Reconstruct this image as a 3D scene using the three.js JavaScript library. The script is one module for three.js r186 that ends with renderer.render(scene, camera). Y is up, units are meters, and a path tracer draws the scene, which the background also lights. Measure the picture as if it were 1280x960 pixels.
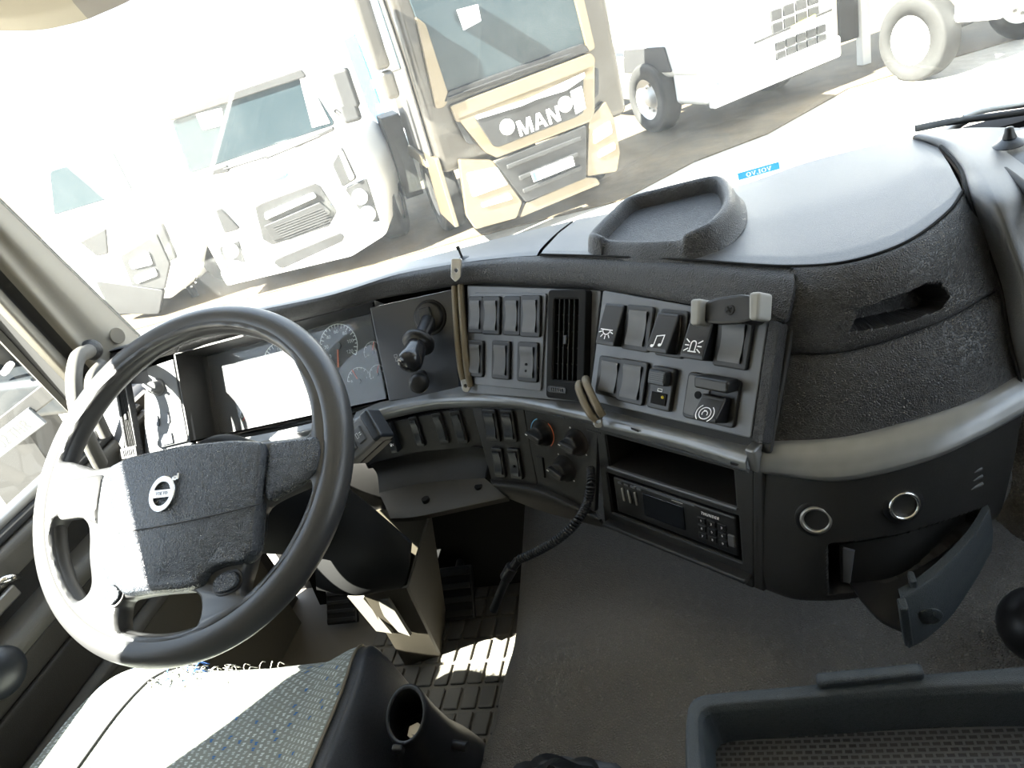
import * as THREE from 'three';
import { RoundedBoxGeometry } from 'three/addons/geometries/RoundedBoxGeometry.js';
import { mergeGeometries, mergeVertices, toCreasedNormals } from 'three/addons/utils/BufferGeometryUtils.js';
import { ImprovedNoise } from 'three/addons/math/ImprovedNoise.js';

// ---------------------------------------------------------------- camera, sky, sun, exposure
const scene = new THREE.Scene();
const camera = new THREE.PerspectiveCamera(55.108, 4 / 3, 0.02, 400);
camera.position.set(0.17, 1.22, 0);
camera.up.set(...[0.194139,0.814863,-0.546176]);
{ const f = [-0.339940,-0.466387,-0.816654]; camera.lookAt(0.17 + f[0], 1.22 + f[1], f[2]); }
const renderer = new THREE.WebGLRenderer({ antialias: true });
renderer.toneMapping = THREE.LinearToneMapping;
renderer.toneMappingExposure = 7.5;
renderer.shadowMap.enabled = true;

function skyTexture() {            // hazy summer sky: pale at the horizon, blue above
  const W = 64, H = 128, d = new Float32Array(W * H * 4);
  for (let y = 0; y < H; y++) {
    const up = Math.sin(((y + 0.5) / H - 0.5) * Math.PI), t = Math.pow(Math.max(0, up), 0.55), g = up < 0 ? 0.55 : 1;
    for (let x = 0; x < W; x++) d.set([(0.66 - 0.33 * t) * g, (0.68 - 0.26 * t) * g, (0.69 - 0.12 * t) * g, 1], (y * W + x) * 4);
  }
  const t = new THREE.DataTexture(d, W, H, THREE.RGBAFormat, THREE.FloatType);
  t.mapping = THREE.EquirectangularReflectionMapping; t.magFilter = THREE.LinearFilter; t.needsUpdate = true;
  return t;
}
scene.background = skyTexture();
scene.environment = scene.background;

const sun = new THREE.DirectionalLight(new THREE.Color(1, 0.95, 0.86), 13);
{ const az = 47 * Math.PI / 180, el = 48 * Math.PI / 180;   // stands behind the driver's shoulder and shines in through the driver's side window
  sun.position.set(-Math.sin(az) * Math.cos(el) * 30, Math.sin(el) * 30, Math.cos(az) * Math.cos(el) * 30); }
sun.target.position.set(0, 0, -1); scene.add(sun, sun.target);
sun.castShadow = true; sun.shadow.mapSize.set(4096, 4096);
Object.assign(sun.shadow.camera, { left: -18, right: 18, top: 18, bottom: -18, near: 1, far: 80 });

// ---------------------------------------------------------------- helpers
const V = (a) => new THREE.Vector3(...a);
let seed = 7;
const rnd = () => { seed = (seed * 1664525 + 1013904223) >>> 0; return seed / 4294967296; };
const used = new Map();
function numbered(n) { const k = used.get(n) || 0; used.set(n, k + 1); return k ? n + '_' + String(k).padStart(3, '0') : n; }
function tag(o, label, category, group, kind) {
  if (label) o.userData.label = label; if (category) o.userData.category = category; if (group) o.userData.group = group; if (kind) o.userData.kind = kind;
  return o;
}
function thing(name, label, category, pos = [0, 0, 0], group) {
  const o = new THREE.Group(); o.name = numbered(name); o.position.set(...pos); scene.add(o); return tag(o, label, category, group);
}
function part(parent, name, geo, mat, label) {
  const m = new THREE.Mesh(geo, mat); m.name = parent === scene ? numbered(name) : name; m.castShadow = m.receiveShadow = true;
  parent.add(m); if (label) m.userData.label = label; return m;
}
function whole(name, geo, mat, label, category, group) { return tag(part(scene, name, geo, mat), label, category, group); }
function makeFrame(o, u, v, n) { return { o: V(o), u: V(u), v: V(v), n: V(n), q: new THREE.Quaternion().setFromRotationMatrix(new THREE.Matrix4().makeBasis(V(u), V(v), V(n))) }; }
const at = (F, u, v, w = 0) => F.o.clone().addScaledVector(F.u, u).addScaledVector(F.v, v).addScaledVector(F.n, w);
function put(m, F, u, v, w = 0, spin = 0) {       // sets a part on a panel; things that hold panel parts stand at the origin
  m.position.copy(at(F, u, v, w)); m.quaternion.copy(F.q); if (spin) m.rotateZ(spin); return m;
}
// uv in metres from the dominant direction of each face
function boxUV(g) {
  g = g.index ? g.toNonIndexed() : g; const p = g.attributes.position, uv = new Float32Array(p.count * 2), a = new THREE.Vector3(), b = new THREE.Vector3(), c = new THREE.Vector3();
  for (let i = 0; i < p.count; i += 3) {
    a.fromBufferAttribute(p, i); b.fromBufferAttribute(p, i + 1); c.fromBufferAttribute(p, i + 2);
    const n = b.clone().sub(a).cross(c.clone().sub(a)), x = Math.abs(n.x), y = Math.abs(n.y), z = Math.abs(n.z);
    [a, b, c].forEach((q, k) => { const w = x > y && x > z ? [q.z, q.y] : y > z ? [q.x, q.z] : [q.x, q.y]; uv[(i + k) * 2] = w[0]; uv[(i + k) * 2 + 1] = w[1]; });
  }
  g.setAttribute('uv', new THREE.BufferAttribute(uv, 2)); return g;
}
const rbox = (w, h, d, r = 0.003, s = 3) => boxUV(new RoundedBoxGeometry(w, h, d, s, Math.min(r, w / 2.01, h / 2.01, d / 2.01)));
const box = (w, h, d) => boxUV(new THREE.BoxGeometry(w, h, d));
function cut(pts, r) {              // polygon with rounded corners
  const s = new THREE.Shape(), n = pts.length;
  if (!r) { pts.forEach((p, i) => i ? s.lineTo(...p) : s.moveTo(...p)); s.closePath(); return s; }
  for (let i = 0; i < n; i++) {
    const p = pts[i], a = pts[(i + n - 1) % n], b = pts[(i + 1) % n], la = Math.hypot(a[0] - p[0], a[1] - p[1]), lb = Math.hypot(b[0] - p[0], b[1] - p[1]), k = Math.min(r, la * 0.45, lb * 0.45);
    const q0 = [p[0] + (a[0] - p[0]) * k / la, p[1] + (a[1] - p[1]) * k / la], q1 = [p[0] + (b[0] - p[0]) * k / lb, p[1] + (b[1] - p[1]) * k / lb];
    i ? s.lineTo(...q0) : s.moveTo(...q0); s.quadraticCurveTo(p[0], p[1], ...q1);
  }
  s.closePath(); return s;
}
function smooth(pts, tension = 0.5) { const s = new THREE.Shape(); const c = new THREE.CatmullRomCurve3(pts.map((p) => new THREE.Vector3(p[0], p[1], 0)), true, 'catmullrom', tension).getPoints(pts.length * 6); c.forEach((p, i) => i ? s.lineTo(p.x, p.y) : s.moveTo(p.x, p.y)); return s; }
// plate: outline in x, y; from z = 0 up to depth, edges bevelled
function plate(shape, depth, bevel = 0.001, holes = [], seg = 2) {
  if (Array.isArray(shape)) shape = cut(shape);
  for (const h of holes) shape.holes.push(Array.isArray(h) ? cut(h) : h);
  const b = Math.min(bevel, depth * 0.49);
  const g = new THREE.ExtrudeGeometry(shape, { depth: depth - 2 * b, bevelEnabled: b > 0, bevelThickness: b, bevelSize: b, bevelOffset: -b, bevelSegments: seg, curveSegments: 8 });
  g.translate(0, 0, b); return boxUV(g);
}
const creased = (g, a = 0.7) => toCreasedNormals(g.index ? g.toNonIndexed() : g, a);
const lathe = (pts, n = 32) => new THREE.LatheGeometry(pts.map((p) => new THREE.Vector2(...p)), n);
const knobGeo = (pts, n = 32) => { const g = lathe(pts, n); g.rotateX(Math.PI / 2); return g; };   // axis along z
const tube = (pts, r, n = 24, k = 10, closed = false) => new THREE.TubeGeometry(new THREE.CatmullRomCurve3(pts.map((p) => p.isVector3 ? p : V(p)), closed, 'centripetal'), n, r, k, closed);
function rod(a, b, r, k = 12) { a = V(a); b = V(b); const g = new THREE.CylinderGeometry(r, r, a.distanceTo(b), k); g.applyQuaternion(new THREE.Quaternion().setFromUnitVectors(new THREE.Vector3(0, 1, 0), b.clone().sub(a).normalize())); const m = a.add(b).multiplyScalar(0.5); g.translate(m.x, m.y, m.z); return g; }
// skin: a surface through curves (each a list of points, the same number in all), given thickness t behind it
function skin(curves, { nu = 40, nv = 3, t = 0.004, soft = false, bump = null, warp = null } = {}) {
  const cs = curves.map((c) => new THREE.CatmullRomCurve3(c.map((p) => V(p)), false, 'catmullrom', 0.45)), rows = [];
  const cross = (u) => {
    const p = cs.map((c) => c.getPoint(u));
    if (soft && p.length > 2) { const k = new THREE.CatmullRomCurve3(p, false, 'centripetal'); return Array.from({ length: nv * (p.length - 1) + 1 }, (_, j) => k.getPoint(j / (nv * (p.length - 1)))); }
    const out = []; for (let s = 0; s < p.length - 1; s++) for (let j = 0; j < nv; j++) out.push(p[s].clone().lerp(p[s + 1], j / nv)); out.push(p[p.length - 1]); return out;
  };
  for (let i = 0; i <= nu; i++) rows.push(cross(i / nu));
  return gridGeo(rows, t, warp);
}
function gridGeo(rows, t = 0.004, warp = null) {
  const nr = rows.length, nc = rows[0].length, pos = [], uv = [], idx = [];
  let su = 0;
  for (let i = 0; i < nr; i++) { if (i) su += rows[i][nc >> 1].distanceTo(rows[i - 1][nc >> 1]); let sv = 0; for (let j = 0; j < nc; j++) { if (j) sv += rows[i][j].distanceTo(rows[i][j - 1]); const p = rows[i][j]; pos.push(p.x, p.y, p.z); uv.push(su, sv); } }
  for (let i = 0; i < nr - 1; i++) for (let j = 0; j < nc - 1; j++) { const a = i * nc + j, b = a + nc; idx.push(a, a + 1, b, b, a + 1, b + 1); }
  let g = new THREE.BufferGeometry(); g.setAttribute('position', new THREE.Float32BufferAttribute(pos, 3)); g.setIndex(idx); g.computeVertexNormals();
  const loop = rows[0].every((p, j) => p.distanceTo(rows[nr - 1][j]) < 1e-6), knit = () => { if (!loop) return; const N = g.attributes.normal; for (let j = 0; j < nc; j++) { const b = (nr - 1) * nc + j, n = new THREE.Vector3(N.getX(j) + N.getX(b), N.getY(j) + N.getY(b), N.getZ(j) + N.getZ(b)).normalize(); N.setXYZ(j, n.x, n.y, n.z); N.setXYZ(b, n.x, n.y, n.z); } };
  const nrm = g.attributes.normal, P = g.attributes.position;
  // turn the surface towards the cab
  let facing = 0; const eye = new THREE.Vector3(0.1, 1.3, 0.1), q = new THREE.Vector3(), m = new THREE.Vector3();
  for (let i = 0; i < P.count; i++) { q.fromBufferAttribute(P, i); m.fromBufferAttribute(nrm, i); facing += Math.sign(eye.clone().sub(q).dot(m)); }
  if (facing < 0) { for (let k = 0; k < idx.length; k += 3) [idx[k], idx[k + 1]] = [idx[k + 1], idx[k]]; g.setIndex(idx); g.computeVertexNormals(); }
  if (warp) { for (let i = 0; i < P.count; i++) { const d = warp(uv[2 * i], uv[2 * i + 1], i / nc / (nr - 1) | 0, Math.floor(i / nc) / (nr - 1), (i % nc) / (nc - 1)); if (d) P.setXYZ(i, P.getX(i) + g.attributes.normal.getX(i) * d, P.getY(i) + g.attributes.normal.getY(i) * d, P.getZ(i) + g.attributes.normal.getZ(i) * d); } g.computeVertexNormals(); }
  knit(); const N = g.attributes.normal, pos2 = Array.from(P.array), uv2 = uv.slice(), nor2 = Array.from(N.array), tri = idx.slice(), base = P.count;
  if (t) {
    for (let i = 0; i < base; i++) { pos2.push(P.getX(i) - N.getX(i) * t, P.getY(i) - N.getY(i) * t, P.getZ(i) - N.getZ(i) * t); nor2.push(-N.getX(i), -N.getY(i), -N.getZ(i)); uv2.push(uv[2 * i], uv[2 * i + 1]); }
    for (let k = 0; k < idx.length; k += 3) tri.push(idx[k] + base, idx[k + 2] + base, idx[k + 1] + base);
    const ring = []; for (let j = 0; j < nc; j++) ring.push(j); for (let i = 1; i < nr; i++) ring.push(i * nc + nc - 1); for (let j = nc - 2; j >= 0; j--) ring.push((nr - 1) * nc + j); for (let i = nr - 2; i > 0; i--) ring.push(i * nc);
    for (let k = 0; k < ring.length; k++) {
      const a = ring[k], b = ring[(k + 1) % ring.length], s = pos2.length / 3, A = q.fromArray(pos2, a * 3).clone(), B = q.fromArray(pos2, b * 3).clone(), A2 = q.fromArray(pos2, (a + base) * 3).clone(), B2 = q.fromArray(pos2, (b + base) * 3).clone();
      const nn = B.clone().sub(A).cross(A2.clone().sub(A)).normalize(); if (facing < 0) nn.negate();
      for (const w of [A, B, A2, B2]) { pos2.push(w.x, w.y, w.z); nor2.push(nn.x, nn.y, nn.z); uv2.push(w.x, w.y); }
      tri.push(s, s + 1, s + 2, s + 1, s + 3, s + 2);
    }
  }
  const o = new THREE.BufferGeometry(); o.setAttribute('position', new THREE.Float32BufferAttribute(pos2, 3)); o.setAttribute('normal', new THREE.Float32BufferAttribute(nor2, 3)); o.setAttribute('uv', new THREE.Float32BufferAttribute(uv2, 2)); o.setIndex(tri); return o;
}
const inside = (poly, x, y) => { let c = false; for (let i = 0, j = poly.length - 1; i < poly.length; j = i++) { const [xi, yi] = poly[i], [xj, yj] = poly[j]; if ((yi > y) !== (yj > y) && x < (xj - xi) * (y - yi) / (yj - yi) + xi) c = !c; } return c; };
const blend = (a, b, k) => a.map((p, i) => p.map((x, c) => x + (b[i][c] - x) * k));
const shift = (a, d) => a.map((p) => p.map((x, c) => x + d[c]));

// ---------------------------------------------------------------- materials
const perlin = new ImprovedNoise();
function dataTex(n, f, srgb) {
  const d = new Uint8Array(n * n * 4);
  for (let y = 0; y < n; y++) for (let x = 0; x < n; x++) { const c = f(x / n, y / n); for (let k = 0; k < 3; k++) d[(y * n + x) * 4 + k] = Math.max(0, Math.min(255, (Array.isArray(c) ? c[k] : c) * 255)); d[(y * n + x) * 4 + 3] = 255; }
  const t = new THREE.DataTexture(d, n, n); t.wrapS = t.wrapT = THREE.RepeatWrapping; t.magFilter = THREE.LinearFilter; t.minFilter = THREE.LinearMipmapLinearFilter; if (srgb) t.colorSpace = THREE.SRGBColorSpace; t.needsUpdate = true; return t;
}
const wrapNoise = (x, y, f, z) => { const a = perlin.noise(x * f, y * f, z), b = perlin.noise((x - 1) * f, y * f, z), c = perlin.noise(x * f, (y - 1) * f, z), d = perlin.noise((x - 1) * f, (y - 1) * f, z); return (a * (1 - x) + b * x) * (1 - y) + (c * (1 - x) + d * x) * y; };
function cells(n, count, s) {       // wrinkled leather grain: distance to the second nearest seed less the nearest
  seed = s; const pts = Array.from({ length: count }, () => [rnd(), rnd()]), k = Math.max(2, Math.floor(Math.sqrt(count / 2))), bins = Array.from({ length: k * k }, () => []);
  for (const p of pts) bins[Math.floor(p[1] * k) * k + Math.floor(p[0] * k)].push(p);
  return dataTex(n, (x, y) => {
    let a = 9, b = 9; const bx = Math.floor(x * k), by = Math.floor(y * k);
    for (let j = -1; j <= 1; j++) for (let i = -1; i <= 1; i++) for (const p of bins[((by + j + k) % k) * k + (bx + i + k) % k]) { let dx = Math.abs(p[0] - x), dy = Math.abs(p[1] - y); if (dx > 0.5) dx = 1 - dx; if (dy > 0.5) dy = 1 - dy; const d = Math.hypot(dx, dy); if (d < a) { b = a; a = d; } else if (d < b) b = d; }
    return Math.min(1, (b - a) * Math.sqrt(count) * 1.6);
  });
}
const rep = (t, size) => { const c = t.clone(); c.repeat.set(1 / size, 1 / size); c.needsUpdate = true; return c; };
const grainTex = cells(512, 700, 11), speckTex = dataTex(256, (x, y) => 0.5 + 0.35 * wrapNoise(x, y, 12, 1) + 0.3 * wrapNoise(x, y, 40, 2));
const wearTex = dataTex(256, (x, y) => { const v = 0.93 + 0.12 * wrapNoise(x, y, 5, 3) + 0.1 * wrapNoise(x, y, 19, 4); return [v, v, v]; });
const grainTint = cells(512, 700, 11); for (let i = 0; i < grainTint.image.data.length; i++) if (i % 4 < 3) grainTint.image.data[i] = 180 + grainTint.image.data[i] * .29;
const leather = rep(grainTex, 0.055), pebble = rep(grainTex, 0.05), coarse = rep(grainTex, 0.065), fine = rep(grainTex, 0.028), speck = rep(speckTex, 0.04), wear = rep(wearTex, 0.22), wearBig = rep(wearTex, 0.6);
const C3 = (r, g, b) => new THREE.Color().setRGB(r, g, b);
function M(name, r, g, b, roughness, o = {}) { const m = new THREE.MeshPhysicalMaterial({ roughness, side: THREE.DoubleSide, ...o }); m.color = C3(r, g, b); m.name = name; return m; }
const mt = {
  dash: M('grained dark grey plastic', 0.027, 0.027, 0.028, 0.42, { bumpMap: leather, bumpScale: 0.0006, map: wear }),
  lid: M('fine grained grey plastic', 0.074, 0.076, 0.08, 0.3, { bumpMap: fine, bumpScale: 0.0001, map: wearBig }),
  lower: M('dark lower dash plastic', 0.015, 0.0145, 0.014, 0.5, { bumpMap: fine, bumpScale: 0.0001, map: wear }),
  panel: M('satin switch plate', 0.125, 0.133, 0.15, 0.36, { map: wear, bumpMap: speck, bumpScale: 0.00004 }),
  black: M('black plastic', 0.007, 0.007, 0.008, 0.42),
  matte: M('matt black', 0.005, 0.005, 0.005, 0.8, { specularIntensity: 0.5 }),
  blank: M('blank switch face', 0.10, 0.101, 0.104, 0.45, { map: wear }),
  darkBlank: M('dark blank switch face', 0.015, 0.018, 0.023, 0.4),
  trim: M('worn metallic trim', 0.22, 0.225, 0.23, 0.36, { metalness: 0.45, map: wear }),
  chrome: M('chrome', 0.75, 0.75, 0.74, 0.16, { metalness: 1 }),
  steel: M('dull steel', 0.4, 0.39, 0.37, 0.4, { metalness: 0.9 }),
  sunlitPale: M('painted sunlit pedestal tone', 0.10, 0.095, 0.08, 0.7),  // pale tone that paints sunlight onto the pedestal side
  shroud: M('matt black column plastic', 0.008, 0.008, 0.008, 0.7, { specularIntensity: 0.4 }),
  rim: M('steering wheel rubber', 0.043, 0.043, 0.044, 0.36, { bumpMap: speck, bumpScale: 0.00008 }),
  hub: M('steering wheel pad', 0.034, 0.039, 0.046, 0.27, { bumpMap: leather, bumpScale: 0.0005 }),
  vinyl: M('grey floor vinyl', 0.158, 0.14, 0.115, 0.6, { bumpMap: coarse, bumpScale: 0.0018, map: rep(grainTint, 0.065) }),
  rubber: M('rubber mat', 0.125, 0.112, 0.09, 0.7, { bumpMap: speck, bumpScale: 0.0002 }),
  rubberPad: M('rubber mat pad', 0.11, 0.103, 0.088, 0.75, { bumpMap: speck, bumpScale: 0.0002 }),
  beige: M('beige pillar trim', 0.15, 0.138, 0.112, 0.65, { bumpMap: fine, bumpScale: 0.0001 }),
  seal: M('black rubber seal', 0.02, 0.02, 0.02, 0.7),
  doorDark: M('dark door trim', 0.03, 0.027, 0.022, 0.55, { bumpMap: fine, bumpScale: 0.0002 }),
  doorGrey: M('grey door trim', 0.10, 0.095, 0.085, 0.6, { bumpMap: fine, bumpScale: 0.0002 }),
  headliner: M('pale headliner', 0.5, 0.47, 0.4, 0.9),
  seatSide: M('black seat vinyl', 0.028, 0.028, 0.03, 0.34, { bumpMap: fine, bumpScale: 0.00015 }),
  tray: M('dark blue grey table plastic', 0.024, 0.03, 0.034, 0.48, { bumpMap: fine, bumpScale: 0.0003 }),
  bracket: M('aged brown metal bar', 0.16, 0.13, 0.085, 0.45, { metalness: 0.3, map: wear }),
  padGrey: M('light grey rubber pad', 0.27, 0.27, 0.26, 0.6),
  white: M('white print', 0.8, 0.8, 0.8, 0.6), red: M('red needle', 0.6, 0.05, 0.03, 0.5), orange: M('orange needle', 0.7, 0.13, 0.04, 0.5),
  glass: M('window glass', 0.93, 0.97, 0.95, 0, { transmission: 1, thickness: 0, ior: 1.5 }),
};
function canvasTex(w, h, draw) { const c = document.createElement('canvas'); c.width = w; c.height = h; const x = c.getContext('2d'); draw(x, w, h); const t = new THREE.CanvasTexture(c); t.colorSpace = THREE.SRGBColorSpace; t.anisotropy = 4; return t; }
// a print: lettering or a symbol on a thin film, clear elsewhere
function printed(parent, name, w, h, px, draw, o = {}) {
  const m = new THREE.MeshPhysicalMaterial({ map: canvasTex(px, Math.round(px * h / w), draw), transparent: true, roughness: 0.6, side: THREE.DoubleSide, ...o }); m.name = name;
  const p = part(parent, name, new THREE.PlaneGeometry(w, h), m); return p;
}
// ---------------------------------------------------------------- the cab: floor, walls, roof, windows, door
function struct(name, geo, mat, parent = scene) { const m = part(parent, name, geo, mat); if (parent === scene) m.userData.kind = 'structure'; return m; }
const placed = (g, x, y, z) => { g.translate(x, y, z); return g; };
const F0 = 0.12;                                    // height of the cab floor
const floor = struct('floor', placed(box(2.1, 0.05, 2.5), 0, F0 - 0.025, 0), mt.rubber);
{ const pad = rbox(0.030, 0.006, 0.046, 0.004, 2);
  for (let i = 0; i < 13; i++) for (let k = 0; k < 9; k++) { const p = part(floor, 'floor_pad', pad, mt.rubberPad); p.position.set(-0.742 + i * 0.0365, F0 + 0.0025, -1.06 + k * 0.0535); } }
struct('wall_front', placed(box(2.1, 0.75, 0.04), 0, 0.435, -1.15), mt.matte);
struct('wall_rear', placed(box(2.1, 1.55, 0.04), 0, 0.87, 1.22), mt.headliner);
struct('ceiling', placed(box(2.1, 0.04, 2.14), 0, 1.64, 0.17), mt.headliner);
struct('wall_header', skin([[[-1.02, 1.63, -0.89], [1.02, 1.63, -0.89]], [[-1.02, 1.42, -0.97], [1.02, 1.42, -0.97]]], { nu: 4, nv: 2, t: 0.03 }), mt.headliner);
for (const s of [-1, 1]) {
  const side = s < 0 ? 'left' : 'right', x = s * 1.02, zb = s < 0 ? -0.06 : 0.0;
  struct('wall_' + side, mergeGeometries([
    placed(box(0.02, 1.52, 1.22 - zb), x, 0.86, (1.22 + zb) / 2),         // behind the side window
    placed(box(0.02, s < 0 ? 0.22 : 0.27, 1.1 + zb), x, s < 0 ? 1.53 : 1.5, (zb - 1.1) / 2),            // above it
    ...(s > 0 ? [placed(box(0.02, 0.66, 1.1 + zb), x, 0.43, (zb - 1.1) / 2), placed(box(0.03, 0.6, 0.22), x, 1.06, -1.0)] : []),
  ]), mt.headliner);
}
struct('wall_left', placed(box(0.02, 0.66, 1.04), -1.05, 0.43, -0.58), mt.doorDark);
const screen = thing('window_1', null, null); tag(screen, null, null, null, 'structure');
{ const P = (x, y, o = 0) => [x, y, -1.10 + 0.255 * (y - 0.87) + o];
  part(screen, 'glass_pane', skin([[P(-1.0, 1.43), P(0, 1.43), P(1.0, 1.43)], [P(-1.0, 0.84), P(0, 0.84), P(1.0, 0.84)]], { nu: 2, nv: 1, t: 0 }), mt.glass);
  // dust and wiper scratches lying on the outside of the glass: grainy, thin where the blades sweep
  const dust = dataTex(512, (x, y) => {
    let v = 0.05 + 0.03 * wrapNoise(x, y, 4, 21) + 0.03 * wrapNoise(x, y, 14, 22) + 0.03 * wrapNoise(x, y, 60, 23);
    const sc = wrapNoise(x * 1, y, 90, 5) * 0.5 + 0.5; if (sc > 0.8) v += 0.04; return Math.max(0.01, v);
  });
  const dustMat = M('dust on the windscreen', 0.9, 0.89, 0.86, 1, { transmission: 0.85, thickness: 0, transparent: true, opacity: 1, alphaMap: rep(dust, 0.5), ior: 1.01 });
  part(screen, 'dust_film', skin([[P(-1.0, 1.43, -0.003), P(0, 1.43, -0.003), P(1.0, 1.43, -0.003)], [P(-1.0, 0.84, -0.003), P(0, 0.84, -0.003), P(1.0, 0.84, -0.003)]], { nu: 2, nv: 1, t: 0 }), dustMat);
}
for (const s of [-1, 1]) { const w = struct('window_' + (s < 0 ? 2 : 3), new THREE.PlaneGeometry(0.98, 0.66), mt.glass); w.rotation.y = Math.PI / 2; w.position.set(s * 1.025, 1.06, -0.5); }

// windscreen pillar and the front of the door frame: long mouldings side by side
{ const along = (a, b, k0, k1) => [[0, 1, 2].map((c) => a[c] + (b[c] - a[c]) * k0), [0, 1, 2].map((c) => a[c] + (b[c] - a[c]) * k1)];
  const strip = (name, L, m, parent = scene, soft = true, t = 0.012) => { const geo = skin(L.map(([a, b]) => { const [p, q] = along(a, b, -1.1, 1.35); return [p, p.map((x, i) => (x + q[i]) / 2), q]; }), { nu: 12, nv: 5, t, soft }); return parent === scene ? struct(name, geo, m) : part(parent, name, geo, m); };
  const L0 = [[-.986,1.188,-1.019], [-.984,.861,-1.102]], L05 = [[-.955,1.16,-.966], [-.945,.91,-1.007]], L1 = [[-.965,1.136,-.954], [-.955,.923,-.968]], L15 = [[-.96,1.12,-.936], [-.95,.925,-.947]], L2 = [[-.972,1.099,-.928], [-.962,.921,-.941]], L3 = [[-.985,1.073,-.916], [-.98,.903,-.934]], L35 = [[-.965,1.062,-.889], [-.96,.903,-.904]], L4 = [[-.978,1.043,-.883], [-.97,.895,-.895]], L5 = [[-1,1.018,-.881], [-1,.849,-.897]], L6 = [[-1.005,1.003,-.872], [-1.005,.827,-.892]];
  strip('wall_pillar_trim', [L0, L05, L1, L15, L2], mt.beige);
  strip('trim_1', [[shift([L0[0]], [0, 0, -.004])[0], shift([L0[1]], [0, 0, -.004])[0]], [shift([L0[0]], [-.02, 0, -.002])[0], shift([L0[1]], [-.02, 0, -.002])[0]]], mt.seal, scene, false, 0.004);
  strip('trim_2', [L2, [[0,1,2].map((i) => (L2[0][i] + L3[0][i]) / 2 - (i ? 0 : .012)), [0,1,2].map((i) => (L2[1][i] + L3[1][i]) / 2 - (i ? 0 : .012))], L3], mt.seal);
  strip('trim_3', [L3, L35, L4], mt.beige);
  strip('trim_4', [L4, [[0,1,2].map((i) => (L4[0][i] + L5[0][i]) / 2 - (i ? 0 : .012)), [0,1,2].map((i) => (L4[1][i] + L5[1][i]) / 2 - (i ? 0 : .012))], L5], mt.seal);
  strip('trim_5', [L5, L6], mt.doorGrey, scene, false);
  const cover = whole('screw_cover', plate(smooth([[0.014, 0], [0.01, 0.011], [0, 0.0155], [-0.01, 0.011], [-0.014, 0], [-0.01, -0.011], [0, -0.0155], [0.01, -0.011]]), 0.004, 0.0012), mt.beige, 'round beige screw cover set in the windscreen pillar trim', 'cover');
  const cp = V([-.941,.912,-1.016]); cover.position.copy(cp); const n = V(L05[1]).sub(V(L05[0])).cross(V(L1[1]).sub(V(L05[1]))).normalize(); if (n.z < 0) n.negate(); cover.lookAt(cp.clone().add(n)); cover.position.addScaledVector(n, .002);
}
{ // grab handle at the foot of the pillar
  const g = thing('grab_handle', 'curved grab handle fixed at the foot of the windscreen pillar', 'handle', [0, 0, 0]);
  part(g, 'grip', tube([[-.945,.919,-.953], [-.905,.932,-.89], [-.885,.914,-.843], [-.885,.877,-.816], [-.9,.828,-.81], [-.93,.765,-.82]], 0.0125, 30, 12), mt.doorGrey);
  part(g, 'mount', boxUV(new THREE.SphereGeometry(0.019, 16, 12)), mt.dash).position.set(...[-.95,.917,-.961]);
  part(g, 'rear_grip', tube([[-.93,.892,-.945], [-.915,.887,-.894], [-.915,.855,-.868], [-.93,.794,-.862]], 0.010, 24, 10), mt.doorGrey);
}
const door = thing('door_1', null, null); tag(door, null, null, null, 'structure');
{ // driver's door: profile in height and depth, drawn out along the cab
  const run = (name, prof, m, z0 = -1.02, z1 = 0.0) => { const g = new THREE.ExtrudeGeometry(cut(prof, 0.008), { depth: z1 - z0, bevelEnabled: false, curveSegments: 4 }); g.translate(0, 0, z0); return part(door, name, boxUV(g), m); };
  run('window_ledge', [[-1.03, 0.70], [-1.0, 0.70], [-0.985, 0.742], [-0.99, 0.752], [-1.03, 0.755]], mt.doorGrey);
  run('window_seal', [[-1.03, 0.755], [-0.995, 0.755], [-1.0, 0.768], [-1.03, 0.772]], mt.seal);
  run('glass_run', [[-1.035, 0.76], [-1.008, 0.766], [-1.01, 0.785], [-1.035, 0.785]], mt.steel);
  run('recess', [[-1.05, 0.64], [-1.012, 0.64], [-1.012, 0.705], [-1.05, 0.705]], mt.doorDark);
  run('armrest_lip', [[-1.03, 0.63], [-0.955, 0.625], [-0.945, 0.645], [-0.955, 0.66], [-1.03, 0.655]], mt.doorGrey);
  run('upper_panel', [[-1.04, 0.585], [-0.962, 0.582], [-0.956, 0.628], [-1.04, 0.632]], mt.doorDark);
  run('middle_panel', [[-1.04, 0.505], [-0.972, 0.5], [-0.963, 0.58], [-1.04, 0.583]], mt.doorDark);
  run('grey_band', [[-1.04, 0.478], [-0.965, 0.474], [-0.96, 0.492], [-0.972, 0.5], [-1.04, 0.5]], mt.doorGrey);
  run('lower_panel', [[-1.04, 0.1], [-0.99, 0.1], [-0.972, 0.474], [-1.04, 0.476]], M('olive grey door lower trim', 0.075, 0.068, 0.052, 0.65, { bumpMap: fine, bumpScale: 0.0002 }));
  const h = part(door, 'door_handle', tube([[-.985,.72,-.597], [-.972,.725,-.601], [-.968,.72,-.611], [-.985,.705,-.628]], 0.006, 16, 10), mt.chrome);
  part(h, 'handle_plate', placed(rbox(0.01, 0.022, 0.07, 0.004), -0.995, 0.69, -0.585), mt.steel);
  part(door, 'pull_knob', (() => { const g = boxUV(new THREE.SphereGeometry(0.04, 24, 16)); g.scale(0.7, 0.9, 1); return g; })(), mt.darkBlank).position.set(...[-.945,.644,-.497]);
}
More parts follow.
